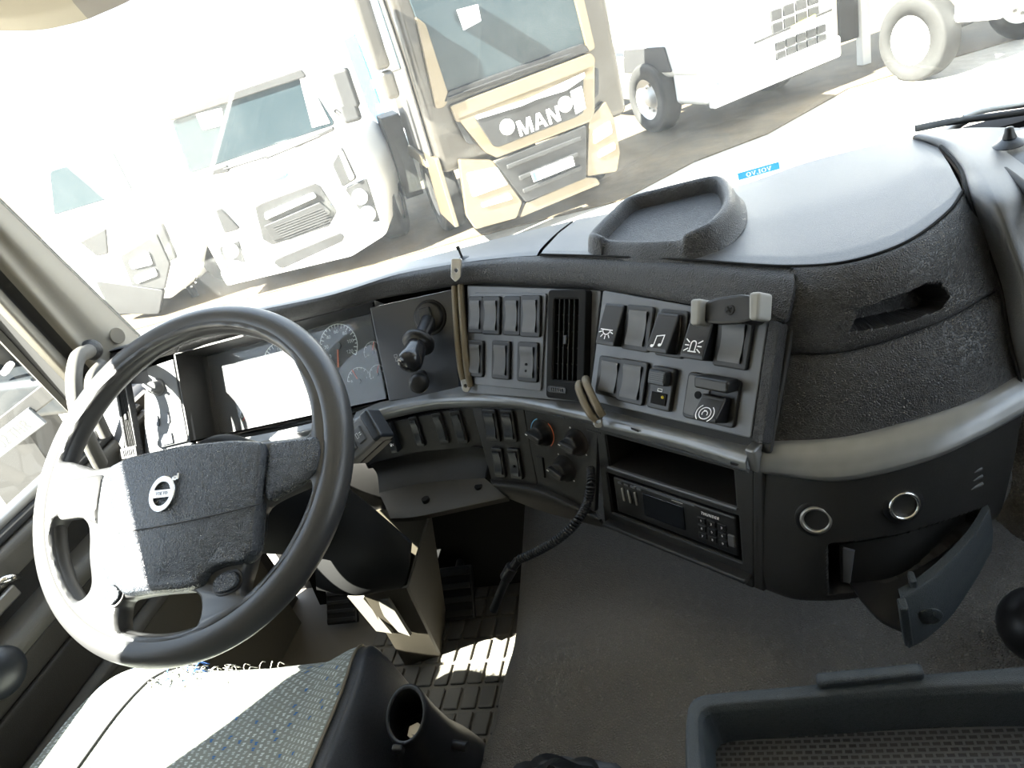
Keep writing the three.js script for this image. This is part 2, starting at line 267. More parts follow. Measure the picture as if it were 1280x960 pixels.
{ const v = thing('sun_visor', 'beige sun visor hanging at the top corner of the windscreen', 'visor', [0, 0, 0]);
  const a = [-.699,1.392,-.86], b = [-.591,1.354,-.86], c = [-.539,1.343,-.86], d = [-.509,1.339,-.86], e = [-.437,1.337,-.86], f = [-.347,1.342,-.86];
  const up = (p) => [p[0], p[1] + 0.2, p[2] - 0.01], mid = (p) => [p[0], p[1] + 0.02, p[2] + 0.008];
  part(v, 'visor_board', skin([[a, b, c, d], [a, b, c, d].map(mid), [a, b, c, d].map(up)], { nu: 16, nv: 3, t: 0.016 }), mt.headliner);
  part(v, 'visor_end', skin([[d, e, f], [d, e, f].map(mid), [d, e, f].map(up)], { nu: 10, nv: 3, t: 0.016 }), M('grey visor end', 0.3, 0.29, 0.28, 0.8));
}
// ---------------------------------------------------------------- dashboard
const FP1 = makeFrame([-0.0452,0.7250,-0.7425],[0.8151,0.0000,0.5793],[0.3405,0.8090,-0.4791],[-0.4686,0.5878,0.6595]), FP2 = makeFrame([-0.2528,0.7250,-0.8694],[0.8910,0.0000,0.4540],[0.2406,0.8480,-0.4722],[-0.3850,0.5299,0.7556]), FLP = makeFrame([-0.4100,0.7200,-0.9000],[1.0000,0.0000,0.0000],[0.0000,0.8480,-0.5299],[0.0000,0.5299,0.8480]), FPM = makeFrame([-0.2622,0.7000,-0.8661],[0.9373,0.0000,0.3486],[0.1249,0.9336,-0.3359],[-0.3254,0.3584,0.8750]), FPK = makeFrame([-0.1747,0.7000,-0.8322],[0.8660,0.0000,0.5000],[0.1628,0.9455,-0.2820],[-0.4728,0.3256,0.8188]), FPR = makeFrame([-0.0509,0.6950,-0.7538],[0.8181,0.0000,0.5750],[0.1391,0.9703,-0.1979],[-0.5579,0.2419,0.7938]), FPL = makeFrame([-0.3387,0.7000,-0.8863],[0.9986,0.0000,0.0523],[0.0144,0.9613,-0.2753],[-0.0503,0.2756,0.9599]), FW = makeFrame([-0.5816,0.8166,-0.6538],[0.9952,-0.0788,-0.0576],[0.0000,0.5900,-0.8074],[0.0975,0.8035,0.5872]), FH = makeFrame([-0.5795,0.8343,-0.6409],[0.9952,-0.0788,-0.0576],[0.0000,0.5900,-0.8074],[0.0975,0.8035,0.5872]), FWS = makeFrame([0.0000,0.8700,-1.1000],[1.0000,0.0000,0.0000],[-0.0000,0.9690,0.2471],[0.0000,-0.2471,0.9690]);
const dash = thing('dashboard', 'dark grey wraparound truck dashboard below the windscreen', 'dashboard');
const edgeE = [[-.748,.897,-.974], [-.645,.897,-.985], [-.473,.896,-.96], [-.415,.895,-.962], [-.334,.894,-.972], [-.22,.892,-.949], [-.141,.89,-.923], [-.02,.886,-.86], [.098,.881,-.785], [.2,.875,-.72]];
const edgeB = [...[[-.813,.859,-.99],[-.694,.859,-.995],[-.531,.859,-.988],[-.462,.859,-.986],[-.394,.859,-.985]], [-.231,.857,-.952], [-.151,.855,-.911], [-.035,.85,-.846], [.082,.844,-.758], [.182,.835,-.679]];
{ const mid1 = edgeE.map((e, i) => [e[0] * .72 + edgeB[i][0] * .28 + .004, e[1] * .8 + edgeB[i][1] * .2 + .002, e[2] * .72 + edgeB[i][2] * .28 + .010]), mid2 = edgeE.map((e, i) => [e[0] * .35 + edgeB[i][0] * .65, e[1] * .35 + edgeB[i][1] * .65 - .002, e[2] * .35 + edgeB[i][2] * .65 + .011]), under = edgeB.map((b) => [b[0], b[1] + 0.001, b[2] - 0.01]);
  part(dash, 'padded_brow', skin([edgeE, mid1, mid2, edgeB, under], { nu: 80, nv: 5, soft: true, t: 0.006 }), mt.dash);
  const ll = [[-0.98, 0.895, -0.995], [-0.9, 0.897, -0.99], edgeE[0]], lb = [[-0.98, 0.859, -0.988], [-0.9, 0.859, -0.988], edgeB[0]];
  part(dash, 'padded_brow', skin([ll, shift(blend(ll, lb, .5), [0, 0, .012]), lb], { nu: 10, nv: 5, soft: true, t: 0.006 }), mt.dash);
}
// tops: the driver's cover and the lid in front of the passenger
{ const rear = [[-1.008,.872,-1.069],[-.9,.872,-1.075],[-.743,.872,-1.088],[-.569,.872,-1.097],[-.505,.872,-1.104],[-.403,.872,-1.094],[-.279,.872,-1.085],[-.178,.872,-1.077],[-.076,.872,-1.063]], front = [[-0.96, .8965, -.99], ...edgeE.slice(0, 7), [-.102,.888,-.908]];
  const rearIn = rear.map((p) => [p[0], p[1] - 0.002, Math.max(p[2], -1.093)]);
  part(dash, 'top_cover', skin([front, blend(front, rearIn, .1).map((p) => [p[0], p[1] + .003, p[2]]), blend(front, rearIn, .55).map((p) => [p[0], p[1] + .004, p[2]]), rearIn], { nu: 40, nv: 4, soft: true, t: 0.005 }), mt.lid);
}
const lidFront = [[-.095,.89,-.903], [-.02,.887,-.858], [.098,.882,-.784], [.2,.876,-.719], [.249,.876,-.7], [.3,.876,-.711], [.35,.877,-.756], [.372,.878,-.792]], lidRear = [[-.069,.872,-1.058],[-.013,.872,-1.042],[.087,.872,-1.015],[.173,.872,-1.008],[.251,.872,-1.024],[.323,.872,-1.02],[.372,.872,-1.007],[.39,.872,-.949]];
{ const rear = lidRear.map((p) => [p[0], p[1], Math.max(p[2], -1.092)]);
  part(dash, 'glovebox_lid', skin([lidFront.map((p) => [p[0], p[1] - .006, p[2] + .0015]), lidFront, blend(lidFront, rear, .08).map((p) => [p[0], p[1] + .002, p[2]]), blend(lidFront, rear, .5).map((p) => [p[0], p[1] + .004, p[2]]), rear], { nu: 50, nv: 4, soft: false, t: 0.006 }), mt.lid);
}
{ // raised storage tray moulded on the lid
  const ring = [[.085,.909,-.971], [.137,.909,-.961], [.15,.909,-.93], [.152,.909,-.875], [.144,.909,-.834], [.128,.909,-.806], [.112,.908,-.799], [.101,.906,-.799], [.091,.899,-.804], [.046,.899,-.829], [.006,.899,-.861], [-.002,.905,-.863], [-.01,.908,-.869], [-.015,.908,-.882], [.004,.909,-.928], [.028,.909,-.972]];
  const n = ring.length, off = (d, y, k = 0) => { const a = ring.map((p, i) => { const A = ring[(i + n - 1) % n], B = ring[(i + 1) % n], t = [B[0] - A[0], B[2] - A[2]], l = Math.hypot(...t); return [p[0] + t[1] / l * d * SG, y === null ? p[1] + k : y, p[2] - t[0] / l * d * SG]; }); return [...a, a[0]]; };
  let ar = 0; ring.forEach((p, i) => { const q = ring[(i + 1) % n]; ar += p[0] * q[2] - q[0] * p[2]; }); const SG = ar > 0 ? 1 : -1;
  const mid = (a, k) => a.map((p) => [CXZ[0] + (p[0] - CXZ[0]) * k, p[1], CXZ[1] + (p[2] - CXZ[1]) * k]), CXZ = [ring.reduce((q, p) => q + p[0], 0) / n, ring.reduce((q, p) => q + p[2], 0) / n];
  part(dash, 'storage_tray', skin([off(.017, .880), off(.012, .888), off(.005, null, -.002), off(.0, null, .001), off(-.005, null, -.002), off(-.010, .890)], { nu: 128, nv: 4, soft: true, t: 0.002 }), mt.dash);
  { const g = plate(cut(off(-.007, .89).slice(0, -1).map((p) => [p[0], -p[2]])), .003, 0); g.rotateX(-Math.PI / 2); g.translate(0, .8885, 0); part(dash, 'tray_floor', boxUV(g), mt.dash); }
}
// switch plates
{ const wall = (name, F, poly, depth, m, w = 0, r = 0.004, bev = 0.0015) => put(part(dash, name, plate(cut(poly, r), depth, bev), m), F, 0, 0, w);
  wall('switch_plate', FP1, [[-.023,.154], [.206,.138], [.208,.017], [-.021,.016]], 0.012, mt.panel, -0.008);
  wall('plate_edge', FP1, [[.209,.138], [.221,.137], [.224,.014], [.211,.015]], 0.018, mt.dash, -0.010);
  wall('plate_backing', FP1, [[-.043,.16], [.226,.142], [.223,.004], [-.034,.002]], 0.006, mt.seal, -0.016);
  wall('switch_plate', FP2, [[-.015,.155], [.227,.145], [.211,.003], [-.01,-.004]], 0.010, mt.panel, -0.008);
  wall('plate_backing', FP2, [[-.027,.163], [.238,.152], [.221,-.005], [-.02,-.015]], 0.006, mt.seal, -0.016);
  wall('raised_plate', FP2, [[.004,.144], [.14,.142], [.134,.011], [.006,.011]], 0.004, mt.panel, 0.0015, 0.004, 0.001);
  wall('brake_plate', FLP, [[.002,.152], [.149,.146], [.126,-.007], [.005,.001]], 0.016, M('dark satin brake plate', 0.055, 0.06, 0.07, 0.2), -0.006, 0.003, 0.0015);
}
// rocker switches. A blank is a recessed frame with a cushion-shaped face; a switch is a wedge with a symbol.
function area(a, b) { return { u: (a[0] + b[0]) / 2, v: (a[1] + b[1]) / 2, w: Math.abs(b[0] - a[0]), h: Math.abs(a[1] - b[1]) }; }
const blankCache = new Map();
function blank(F, tl, br, lift = 0, m = mt.blank, holes = 0) {
  const r = area(tl, br), s = part(dash, 'blank_switch', plate(cut([[-r.w * .56, -r.h * .53], [r.w * .56, -r.h * .53], [r.w * .56, r.h * .53], [-r.w * .56, r.h * .53]], 0.004), 0.006, 0.0015), mt.black);
  put(s, F, r.u, r.v, lift);
  const w = r.w * 0.72, h = r.h * 0.82, rows = [];                       // the face is hollow along its length
  for (let i = 0; i <= 8; i++) { const row = []; for (let j = 0; j <= 10; j++) { const x = (i / 8 - 0.5) * w, y = (j / 10 - 0.5) * h, k = 2 * y / h; row.push(new THREE.Vector3(x, y, 0.0068 + 0.0035 * k * k - (Math.abs(k) > 0.95 ? 0.002 : 0))); } rows.push(row); }
  part(s, 'face', gridGeo(rows, 0.003), m);
  for (let i = 0; i < holes; i++) part(s, 'hole', rod([0, -0.003 - i * 0.009, 0.005], [0, -0.003 - i * 0.009, 0.0085], 0.0018), mt.matte);
  return s;
}
function wedge(w, h, top, bottom, m, name = 'rocker_switch') {
  const s = new THREE.Shape(); s.moveTo(0, -h / 2); s.lineTo(bottom * 0.92, -h / 2); s.quadraticCurveTo(bottom, -h / 2, bottom, -h / 2 + 0.005); s.lineTo(top, h / 2 - 0.004); s.quadraticCurveTo(top, h / 2, top - 0.003, h / 2); s.lineTo(0, h / 2); s.closePath();
  const g = new THREE.ExtrudeGeometry(s, { depth: w - 0.003, bevelEnabled: true, bevelThickness: 0.0015, bevelSize: 0.0012, bevelOffset: -0.0012, bevelSegments: 2, curveSegments: 6 });
  g.translate(0, 0, -w / 2 + 0.0015); g.rotateY(-Math.PI / 2); g.scale(1, 1, 1); g.rotateZ(0); return boxUV(g);   // x across, y along, z out (0 to its height)
}
function rocker(F, tl, br, top, bottom, draw, lift = 0, m = mt.black, label) {
  const r = area(tl, br), s = part(dash, 'rocker_switch', (() => { const g = wedge(r.w, r.h, top, bottom); return g; })(), m, label);
  put(s, F, r.u, r.v, lift);
  if (draw) { const p = printed(s, 'symbol', r.w * 0.86, r.w * 0.86, 96, draw); const a = Math.atan2(top - bottom, r.h); p.position.set(0, -r.h * 0.2, bottom + (top - bottom) * ((r.h * .3 - .005) / (r.h - .009)) + 0.0016); p.rotation.x = Math.atan2(top - bottom, r.h - .009); }
  return s;
}
const ink = (x) => { x.strokeStyle = x.fillStyle = 'rgba(235,235,235,1)'; x.lineWidth = 5; x.lineCap = 'round'; };
const domeLamp = (x) => { ink(x); x.beginPath(); x.moveTo(14, 34); x.lineTo(82, 34); x.stroke(); x.beginPath(); x.arc(48, 34, 22, 0, Math.PI); x.stroke(); for (const a of [0.35, 0.95, 1.57, 2.2, 2.8]) { x.beginPath(); x.moveTo(48 + 29 * Math.cos(a), 34 + 29 * Math.sin(a)); x.lineTo(48 + 42 * Math.cos(a), 34 + 42 * Math.sin(a)); x.stroke(); } };
const notes = (x) => { ink(x); for (const [a, b] of [[24, 74], [62, 66]]) { x.beginPath(); x.ellipse(a, b, 9, 7, 0, 0, 7); x.fill(); } x.beginPath(); x.moveTo(32, 72); x.lineTo(34, 28); x.lineTo(72, 20); x.lineTo(70, 64); x.stroke(); };
const beacon = (x) => { ink(x); x.beginPath(); x.moveTo(36, 70); x.lineTo(36, 40); x.arc(48, 40, 12, Math.PI, 0); x.lineTo(60, 70); x.stroke(); x.beginPath(); x.moveTo(30, 72); x.lineTo(66, 72); x.stroke(); for (const s of [-1, 1]) for (const k of [-0.5, 0, 0.5]) { x.beginPath(); x.moveTo(48 + s * 22, 48 + k * 26); x.lineTo(48 + s * 38, 48 + k * 48); x.stroke(); } };
const brakeSign = (x) => { ink(x); x.lineWidth = 4; x.beginPath(); x.arc(48, 48, 26, 0, 7); x.stroke(); x.beginPath(); x.arc(48, 48, 40, -0.9, 0.9); x.stroke(); x.beginPath(); x.arc(48, 48, 40, 2.25, 4.05); x.stroke(); x.beginPath(); x.arc(48, 50, 12, 2.6, 6.6); x.stroke(); x.fillRect(38, 34, 14, 6); };
const pump = (x) => { ink(x); x.fillRect(22, 30, 28, 44); x.clearRect(28, 36, 14, 10); x.beginPath(); x.moveTo(52, 40); x.quadraticCurveTo(66, 44, 64, 60); x.lineTo(72, 64); x.lineTo(74, 34); x.stroke(); };
// right-hand plate
rocker(FP1, [-.008,.138], [.022,.088], .010, .018, domeLamp, .003);
blank(FP1, [.025,.138], [.062,.088], .003);
blank(FP1, [.075,.137], [.11,.087], .002); rocker(FP1, [.075,.134], [.104,.089], .009, .020, notes, .006);
rocker(FP1, [.119,.136], [.149,.088], .010, .019, beacon, .003);
blank(FP1, [.154,.135], [.191,.086], .003);
blank(FP1, [-.007,.073], [.029,.028], .003); blank(FP1, [.028,.074], [.065,.026], .003);
{ const a = area([.075,.074], [.108,.025]);
  const f = put(part(dash, 'rocker_switch', plate(cut([[-a.w / 2, -a.h / 2], [a.w / 2, -a.h / 2], [a.w / 2, a.h / 2], [-a.w / 2, a.h / 2]], 0.004), 0.008, 0.002), mt.black), FP1, a.u, a.v, .003);
  const c = part(f, 'ribbed_cap', rbox(a.w * .74, a.h * .34, 0.012, 0.002), mt.darkBlank); c.position.set(-.001, a.h * .24, 0.011);
  for (let i = 0; i < 5; i++) { const b = part(f, 'cap_rib', box(a.w * .62, 0.0012, 0.0016), mt.blank); b.position.set(-.001, a.h * (.34 - i * .045), 0.0175); }
  const w = part(f, 'window', rbox(a.w * .64, a.h * .28, 0.002, 0.0008), mt.matte); w.position.set(0, -a.h * .24, 0.0085);
  const l = part(f, 'lamp', boxUV(new THREE.SphereGeometry(0.0018, 12, 8)), M('yellow indicator', 0.75, 0.6, 0.05, 0.4)); l.position.set(a.w * .18, -a.h * .19, 0.0098);
  printed(f, 'symbol', 0.008, 0.005, 48, (x, W, H) => { ink(x); x.strokeRect(6, 6, W - 12, H - 12); }).position.set(0, -.002, 0.0086);
  const e = area([.123,.074], [.189,.023]);
  const p = put(part(dash, 'switch_plinth', plate(cut([[-e.w / 2, -e.h / 2], [e.w / 2, -e.h / 2], [e.w / 2, e.h / 2], [-e.w / 2, e.h / 2]], 0.006), 0.006, 0.0016), mt.black), FP1, e.u, e.v, .002);
  const q = part(p, 'face', plate(cut([[-e.w * .46, -e.h * .42], [-e.w * .02, -e.h * .42], [-e.w * .02, e.h * .44], [-e.w * .46, e.h * .44]], 0.004), 0.003, 0.001), mt.blank); q.position.z = 0.005;
  part(p, 'hole', rod([-e.w * .22, 0.002, 0.006], [-e.w * .22, 0.002, 0.0088], 0.0042, 20), mt.matte);
  rocker(FP1, [.151,.054], [.18,.027], .012, .022, brakeSign, .006);
  const h = area([.143,.075], [.185,.059]); const hd = put(part(dash, 'switch_guard', rbox(h.w, h.h * .82, 0.022, 0.003), mt.black), FP1, h.u + .002, h.v, .016); hd.rotateX(0.18);
}
// plate with blanks beside the air vent
for (const [a, b, k] of [[[-.002,.137], [.025,.087], 0], [[.027,.137], [.058,.086], 0], [[.068,.137], [.097,.086], 0], [[.1,.138], [.132,.085], 0], [[-.001,.074], [.026,.024], 0], [[.047,.075], [.078,.024], 0], [[.096,.075], [.129,.024], 2]]) blank(FP2, a, b, .004, mt.blank, k);
// air vents: a frame with upright vanes, cross bars and a thumb wheel
function vent(F, tl, br, inTl, inBr, wheel, m, vanes = 5) {
  const r = area(tl, br), i = area(inTl, inBr), v = part(dash, 'air_vent', plate(cut([[-r.w / 2, -r.h / 2], [r.w / 2, -r.h / 2], [r.w / 2, r.h / 2], [-r.w / 2, r.h / 2]], 0.006), 0.014, 0.0015, [cut([[-i.w / 2, -i.h / 2], [i.w / 2, -i.h / 2], [i.w / 2, i.h / 2], [-i.w / 2, i.h / 2]].map(([x, y]) => [x + i.u - r.u, y + i.v - r.v]), 0.004)]), m);
  put(v, F, r.u, r.v, 0.001); const ox = i.u - r.u, oy = i.v - r.v;
  part(v, 'duct', placed(box(i.w, i.h, 0.002), ox, oy, 0.0025), mt.matte);
  for (const s of [-1, 1]) { part(v, 'duct_wall', placed(box(0.0015, i.h, 0.010), ox + s * i.w / 2, oy, 0.0075), mt.matte); part(v, 'duct_wall', placed(box(i.w, 0.0015, 0.010), ox, oy + s * i.h / 2, 0.0075), mt.matte); }
  for (let k = 1; k < vanes; k++) { const b = part(v, 'vane', rbox(0.0011, i.h * .98, 0.008, 0.0005, 1), mt.lower); b.position.set(ox - i.w / 2 + i.w * k / vanes, oy, 0.0085); }
  for (let k = 1; k < 5; k++) { const b = part(v, 'cross_bar', rbox(i.w, 0.001, 0.004, 0.0004, 1), mt.black); b.position.set(ox, oy - i.h / 2 + i.h * k / 5, 0.006); }
  const kn = part(v, 'vent_tab', rbox(0.006, 0.012, 0.006, 0.002), mt.black); kn.position.set(ox, oy, 0.012);
  if (wheel) { const w = area(...wheel); const slot = part(v, 'wheel_slot', plate(cut([[-w.w / 2, -w.h / 2], [w.w / 2, -w.h / 2], [w.w / 2, w.h / 2], [-w.w / 2, w.h / 2]], 0.003), 0.002, 0.0006), mt.black); slot.position.set(w.u - r.u, w.v - r.v, 0.0135);
    for (let k = 0; k < 6; k++) { const t = part(v, 'wheel_ridge', rbox(0.0016, w.h * .5, 0.003, 0.0006, 1), mt.blank); t.position.set(w.u - r.u + (k / 5 - .5) * w.w * .6, w.v - r.v, 0.0155); } }
}
vent(FP2, [.151,.146], [.213,.005], [.161,.135], [.202,.029], [[.155,.021], [.186,.013]], mt.shroud, 5);
vent(FLP, [-.545,.14], [-.516,-.006], [-.539,.128], [-.52,.019], [[-.555,.019], [-.517,-.001]], mt.dash, 5);
// the driver's left plate with the lamp switch
{ const p = part(dash, 'switch_plate', plate(cut([[-.471,.152], [-.408,.155], [-.407,.007], [-.473,.006]], 0.004), 0.010, 0.002), M('light grey switch plate', 0.12, 0.125, 0.13, 0.45, { map: wear })); put(p, FLP, 0, 0, -.004);
  const outer = part(dash, 'vent_surround', plate(cut([[-.609,.141], [-.402,.157], [-.402,-.001], [-.602,-.019]], 0.006), 0.008, 0.002, [cut([[-.541,.138], [-.487,.128], [-.517,-.004], [-.572,.005]])]), M('grey vent surround', 0.10, 0.10, 0.105, 0.5, { map: wear })); put(outer, FLP, 0, 0, -.010);
  const k = [-.452,.113], kn = put(part(dash, 'lamp_switch', knobGeo([[0, .016], [.009, .016], [.011, .012], [.0115, .002], [.015, .001], [.016, 0], [.016, -.004]]), mt.blank), FLP, k[0], k[1], .008);
  const bar = part(kn, 'grip_bar', rbox(0.006, 0.024, 0.012, 0.002), mt.blank); bar.position.z = 0.018; bar.rotation.z = 0.9;
  for (const [x, y] of [[[-.466,.054], 0], [[-.441,.055], 1]].map(([q]) => q)) put(part(dash, 'thumb_wheel', plate(smooth([[.004, 0], [.003, .008], [0, .010], [-.003, .008], [-.004, 0], [-.003, -.008], [0, -.010], [.003, -.008]]), 0.004, 0.001), mt.panel), FLP, x, y, .005);
  const s = area([-.464,.028], [-.438,.009]); put(part(dash, 'blank_button', rbox(s.w, s.h, 0.005, 0.0015), mt.panel), FLP, s.u, s.v, .007);
}
// instrument cluster: hood walls, dial face, clear cover
{ const q = [[-.401,.162], [.01,.16], [.003,.003], [-.402,.003]], D = -0.072;
  const box4 = (i, j, name) => { const a = q[i], b = q[j]; part(dash, name, skin([[at(FLP, ...a, .006).toArray(), at(FLP, ...b, .006).toArray()], [at(FLP, a[0] * .97 - .014, a[1] * .97 + .002, D).toArray(), at(FLP, b[0] * .97 - .014, b[1] * .97 + .002, D).toArray()]], { nu: 8, nv: 4, t: 0.003 }), mt.lower); };
  box4(0, 1, 'hood_roof'); box4(1, 2, 'hood_wall'); box4(2, 3, 'hood_sill'); box4(3, 0, 'hood_wall');
  const u0 = [-.431,.174], u1 = [-.052,.002], W = u1[0] - u0[0], v0 = q[3][1] - .004, H = q[0][1] - v0;
  const face = put(part(dash, 'dial_face', rbox(W + .03, H, 0.004, 0.001), M('dial face', 0.016, 0.018, 0.022, 0.6)), FLP, (u0[0] + u1[0]) / 2, v0 + H / 2, D - .003);
  const dial = (px, r, ticks, a0, a1, needle, na, texts = []) => {
    const s = 256, p = printed(face, 'dial_print', r * 2.3, r * 2.3, s, (x) => { ink(x); x.lineWidth = 4; x.translate(s / 2, s / 2); x.beginPath(); x.arc(0, 0, 100, a0, a1); x.stroke(); for (let i = 0; i <= ticks; i++) { const a = a0 + (a1 - a0) * i / ticks, l = i % 2 ? 90 : 82; x.beginPath(); x.moveTo(100 * Math.cos(a), 100 * Math.sin(a)); x.lineTo(l * Math.cos(a), l * Math.sin(a)); x.stroke(); } x.font = '22px sans-serif'; x.textAlign = 'center'; x.textBaseline = 'middle'; texts.forEach((t, i) => { const a = a0 + (a1 - a0) * i / (texts.length - 1); x.fillText(t, 66 * Math.cos(a), 66 * Math.sin(a)); }); });
    const q0 = [px[0] - (u0[0] + u1[0]) / 2, px[1] - v0 - H / 2]; p.position.set(q0[0], q0[1], 0.0025);
    const n = part(face, 'needle', rbox(r * .95, r * .07, 0.0015, 0.0004, 1), needle); n.geometry.translate(r * .42, 0, 0); n.position.set(q0[0], q0[1], 0.005); n.rotation.z = na;
    part(face, 'needle_hub', rod([q0[0], q0[1], .003], [q0[0], q0[1], .0065], r * .16, 20), mt.black);
  };
  const PI = Math.PI;
  dial([-.119,.118], .042, 24, PI * .8, PI * 2.2, mt.orange, -1.75, ['0', '20', '40', '60', '80', '100', '120']);
  dial([-.091,.05], .026, 8, PI * 1.05, PI * 1.95, mt.orange, 1.95, ['0', '1']);
  dial([-.054,.093], .02, 6, PI * .9, PI * 1.9, mt.red, 1.2, ['50', '']); dial([-.053,.054], .018, 6, PI * .9, PI * 1.9, mt.red, 1.2, ['0', '10']);
  dial([-.242,.111], .044, 24, PI * .8, PI * 2.2, mt.orange, 2.6, ['0', '5', '10', '15', '20', '25', '30']);
  dial([-.341,.085], .02, 6, PI * .9, PI * 1.9, mt.red, 3.1, ['4', '12']); dial([-.333,.039], .02, 6, PI * .9, PI * 1.9, mt.red, 3.9, ['0', '10']);
  // the cover is dusty: fine grains that light up in the sun
  const film = dataTex(256, (x, y) => 0.10 + 0.05 * wrapNoise(x, y, 6, 31) + 0.05 * wrapNoise(x, y, 50, 32));
  const cover = put(part(dash, 'dial_cover', new THREE.PlaneGeometry(W + .025, H), mt.glass), FLP, (u0[0] + u1[0]) / 2, v0 + H / 2, D + .012);
  const df = part(cover, 'dust_film', new THREE.PlaneGeometry(W + .025, H), M('dust on the dial cover', 0.75, 0.76, 0.78, 1, { transparent: true, alphaMap: rep(film, 1), specularIntensity: 0 })); df.position.z = 0.0008;
}
// metallic trim strip that runs round the dashboard
{ const top = [[-.462,.724,-.862],[-.403,.724,-.882],[-.312,.724,-.878],[-.24,.724,-.858],[-.164,.724,-.82],[-.059,.724,-.752],[-.035,.724,-.737],[.052,.724,-.682],[.124,.724,-.629]], bot = [[-.479,.7,-.873],[-.414,.7,-.884],[-.331,.7,-.884],[-.255,.7,-.864],[-.173,.7,-.833],[-.07,.7,-.772],[-.048,.7,-.748],[.046,.7,-.684],[.12,.7,-.625]];
  const b = (k, o) => blend(top, bot, k).map((p, i) => { const t = [top[Math.min(i + 1, 8)][0] - top[Math.max(i - 1, 0)][0], top[Math.min(i + 1, 8)][2] - top[Math.max(i - 1, 0)][2]], l = Math.hypot(...t); return [p[0] - t[1] / l * o, p[1], p[2] + t[0] / l * o]; });
  part(dash, 'trim_strip', skin([shift(top, [0, .001, -.02]), b(0.02, .004), b(.3, .009), b(.7, .008), b(1, .002), shift(bot, [0, -.001, -.015])], { nu: 80, nv: 3, soft: false, t: 0.003 }), mt.trim);
  for (const [a, c, w] of [[[-.106,.722,-.778], [-.091,.722,-.768], .002], [[-.001,.722,-.72], [.008,.722,-.712], .003], [[.108,.712,-.64], [.12,.712,-.633], .004], [[-.068,.7,-.766], [-.048,.7,-.752], .003]]) { const chip = part(dash, 'worn_patch', placed(rbox(Math.hypot(c[0] - a[0], c[2] - a[2]), w, 0.0015, 0.0006, 1), 0, 0, 0), mt.black); chip.position.set((a[0] + c[0]) / 2 - .006, a[1] - .001, (a[2] + c[2]) / 2 + .009); chip.rotation.y = -Math.atan2(c[2] - a[2], c[0] - a[0]); }
  const ec = part(dash, 'trim_end_cap', rbox(0.012, 0.03, 0.018, 0.003), mt.trim); ec.position.set(...[.129,.716,-.629]); ec.rotation.y = -0.65;
  // sill under the dials, left of the step in the strip
  part(dash, 'trim_strip', skin([[...[[-.873,.726,-.884],[-.706,.726,-.875],[-.589,.726,-.873],[-.475,.726,-.88]]], [...[[-.864,.722,-.875],[-.693,.722,-.864],[-.581,.722,-.863],[-.466,.722,-.87]]].map((p) => [p[0], p[1], p[2] + .004]), [...[[-.879,.7,-.879],[-.699,.7,-.864],[-.582,.7,-.861],[-.478,.7,-.871]]]], { nu: 30, nv: 3, t: 0.004 }), mt.trim);
}
// lower switch panels
{ const c = (F, ps, d, w, m, name, r = 0.003) => put(part(dash, name, plate(cut(ps, r), d, 0.0012), m), F, 0, 0, w);
  c(FPL, [[-.146,-.011], [.07,-.006], [.069,-.073], [-.051,-.066], [-.143,-.074]], 0.008, -0.007, mt.lower, 'lower_panel');
  c(FPM, [[-.003,.001], [.093,0], [.098,-.114], [.013,-.114]], 0.008, -0.007, mt.lower, 'lower_panel');
  c(FPK, [[.001,.004], [.134,0], [.113,-.131], [.007,-.114]], 0.008, -0.007, mt.lower, 'heater_panel');
  c(FPL, [[-.166,0], [.083,.001], [.075,-.08], [-.159,-.087]], 0.004, -0.016, mt.matte, 'panel_backing');
  blank(FPL, [-.043,-.007], [-.029,-.056], 0, mt.darkBlank); blank(FPL, [-.001,-.007], [.014,-.057], 0, mt.darkBlank); blank(FPL, [.03,-.009], [.046,-.061], 0, mt.darkBlank);
  rocker(FPL, [-.086,-.008], [-.074,-.057], .010, .016, pump, 0, mt.darkBlank, 'dark switch with a white fuel pump symbol');
  blank(FPM, [.02,-.002], [.044,-.049], 0, mt.darkBlank); blank(FPM, [.054,-.002], [.075,-.048], 0, mt.darkBlank); blank(FPM, [.026,-.061], [.044,-.105], 0, mt.darkBlank); blank(FPM, [.056,-.06], [.075,-.105], 0, mt.darkBlank, 1);
  const bt = area([.016,-.067], [.028,-.098]); put(part(dash, 'blank_button', rbox(bt.w, bt.h, 0.004, 0.001), mt.lower), FPK, bt.u, bt.v, .002);
  // heater knobs
  const knob = (px, turn, arc, name) => {
    const k = part(dash, name, knobGeo([[0, .016], [.011, .016], [.013, .014], [.0145, .002], [.019, .001], [.0195, -.002]]), mt.black); put(k, FPK, px[0], px[1], .002);
    const bar = part(k, 'grip_bar', rbox(0.026, 0.008, 0.010, 0.002), mt.lower); bar.position.z = 0.018; bar.rotation.z = turn;
    const mk = part(k, 'marker', rbox(0.004, 0.0014, 0.001, 0.0004, 1), mt.white); mk.position.set(-0.0105 * Math.cos(turn), -0.0105 * Math.sin(turn), 0.0232); mk.rotation.z = turn;
    printed(k, 'dial_print', 0.05, 0.05, 192, (x) => { x.translate(96, 96); x.lineWidth = 5; x.lineCap = 'butt'; if (arc) { for (const [c, a, b] of [['#6fb8e6', 2.4, 4.4], ['#d9643a', -0.9, 0.9]]) { x.strokeStyle = c; x.beginPath(); x.arc(0, 0, 82, a, b); x.stroke(); } } else { x.fillStyle = '#ddd'; for (const a of [-1.9, 0.7, 2.5]) { x.beginPath(); x.arc(84 * Math.cos(a), 84 * Math.sin(a), 5, 0, 7); x.fill(); } } }).position.z = 0.0016;
  };
  knob([.034,-.029], -.35, true, 'heater_knob'); knob([.094,-.033], -.3, false, 'heater_knob'); knob([.067,-.076], -.4, false, 'heater_knob');
}
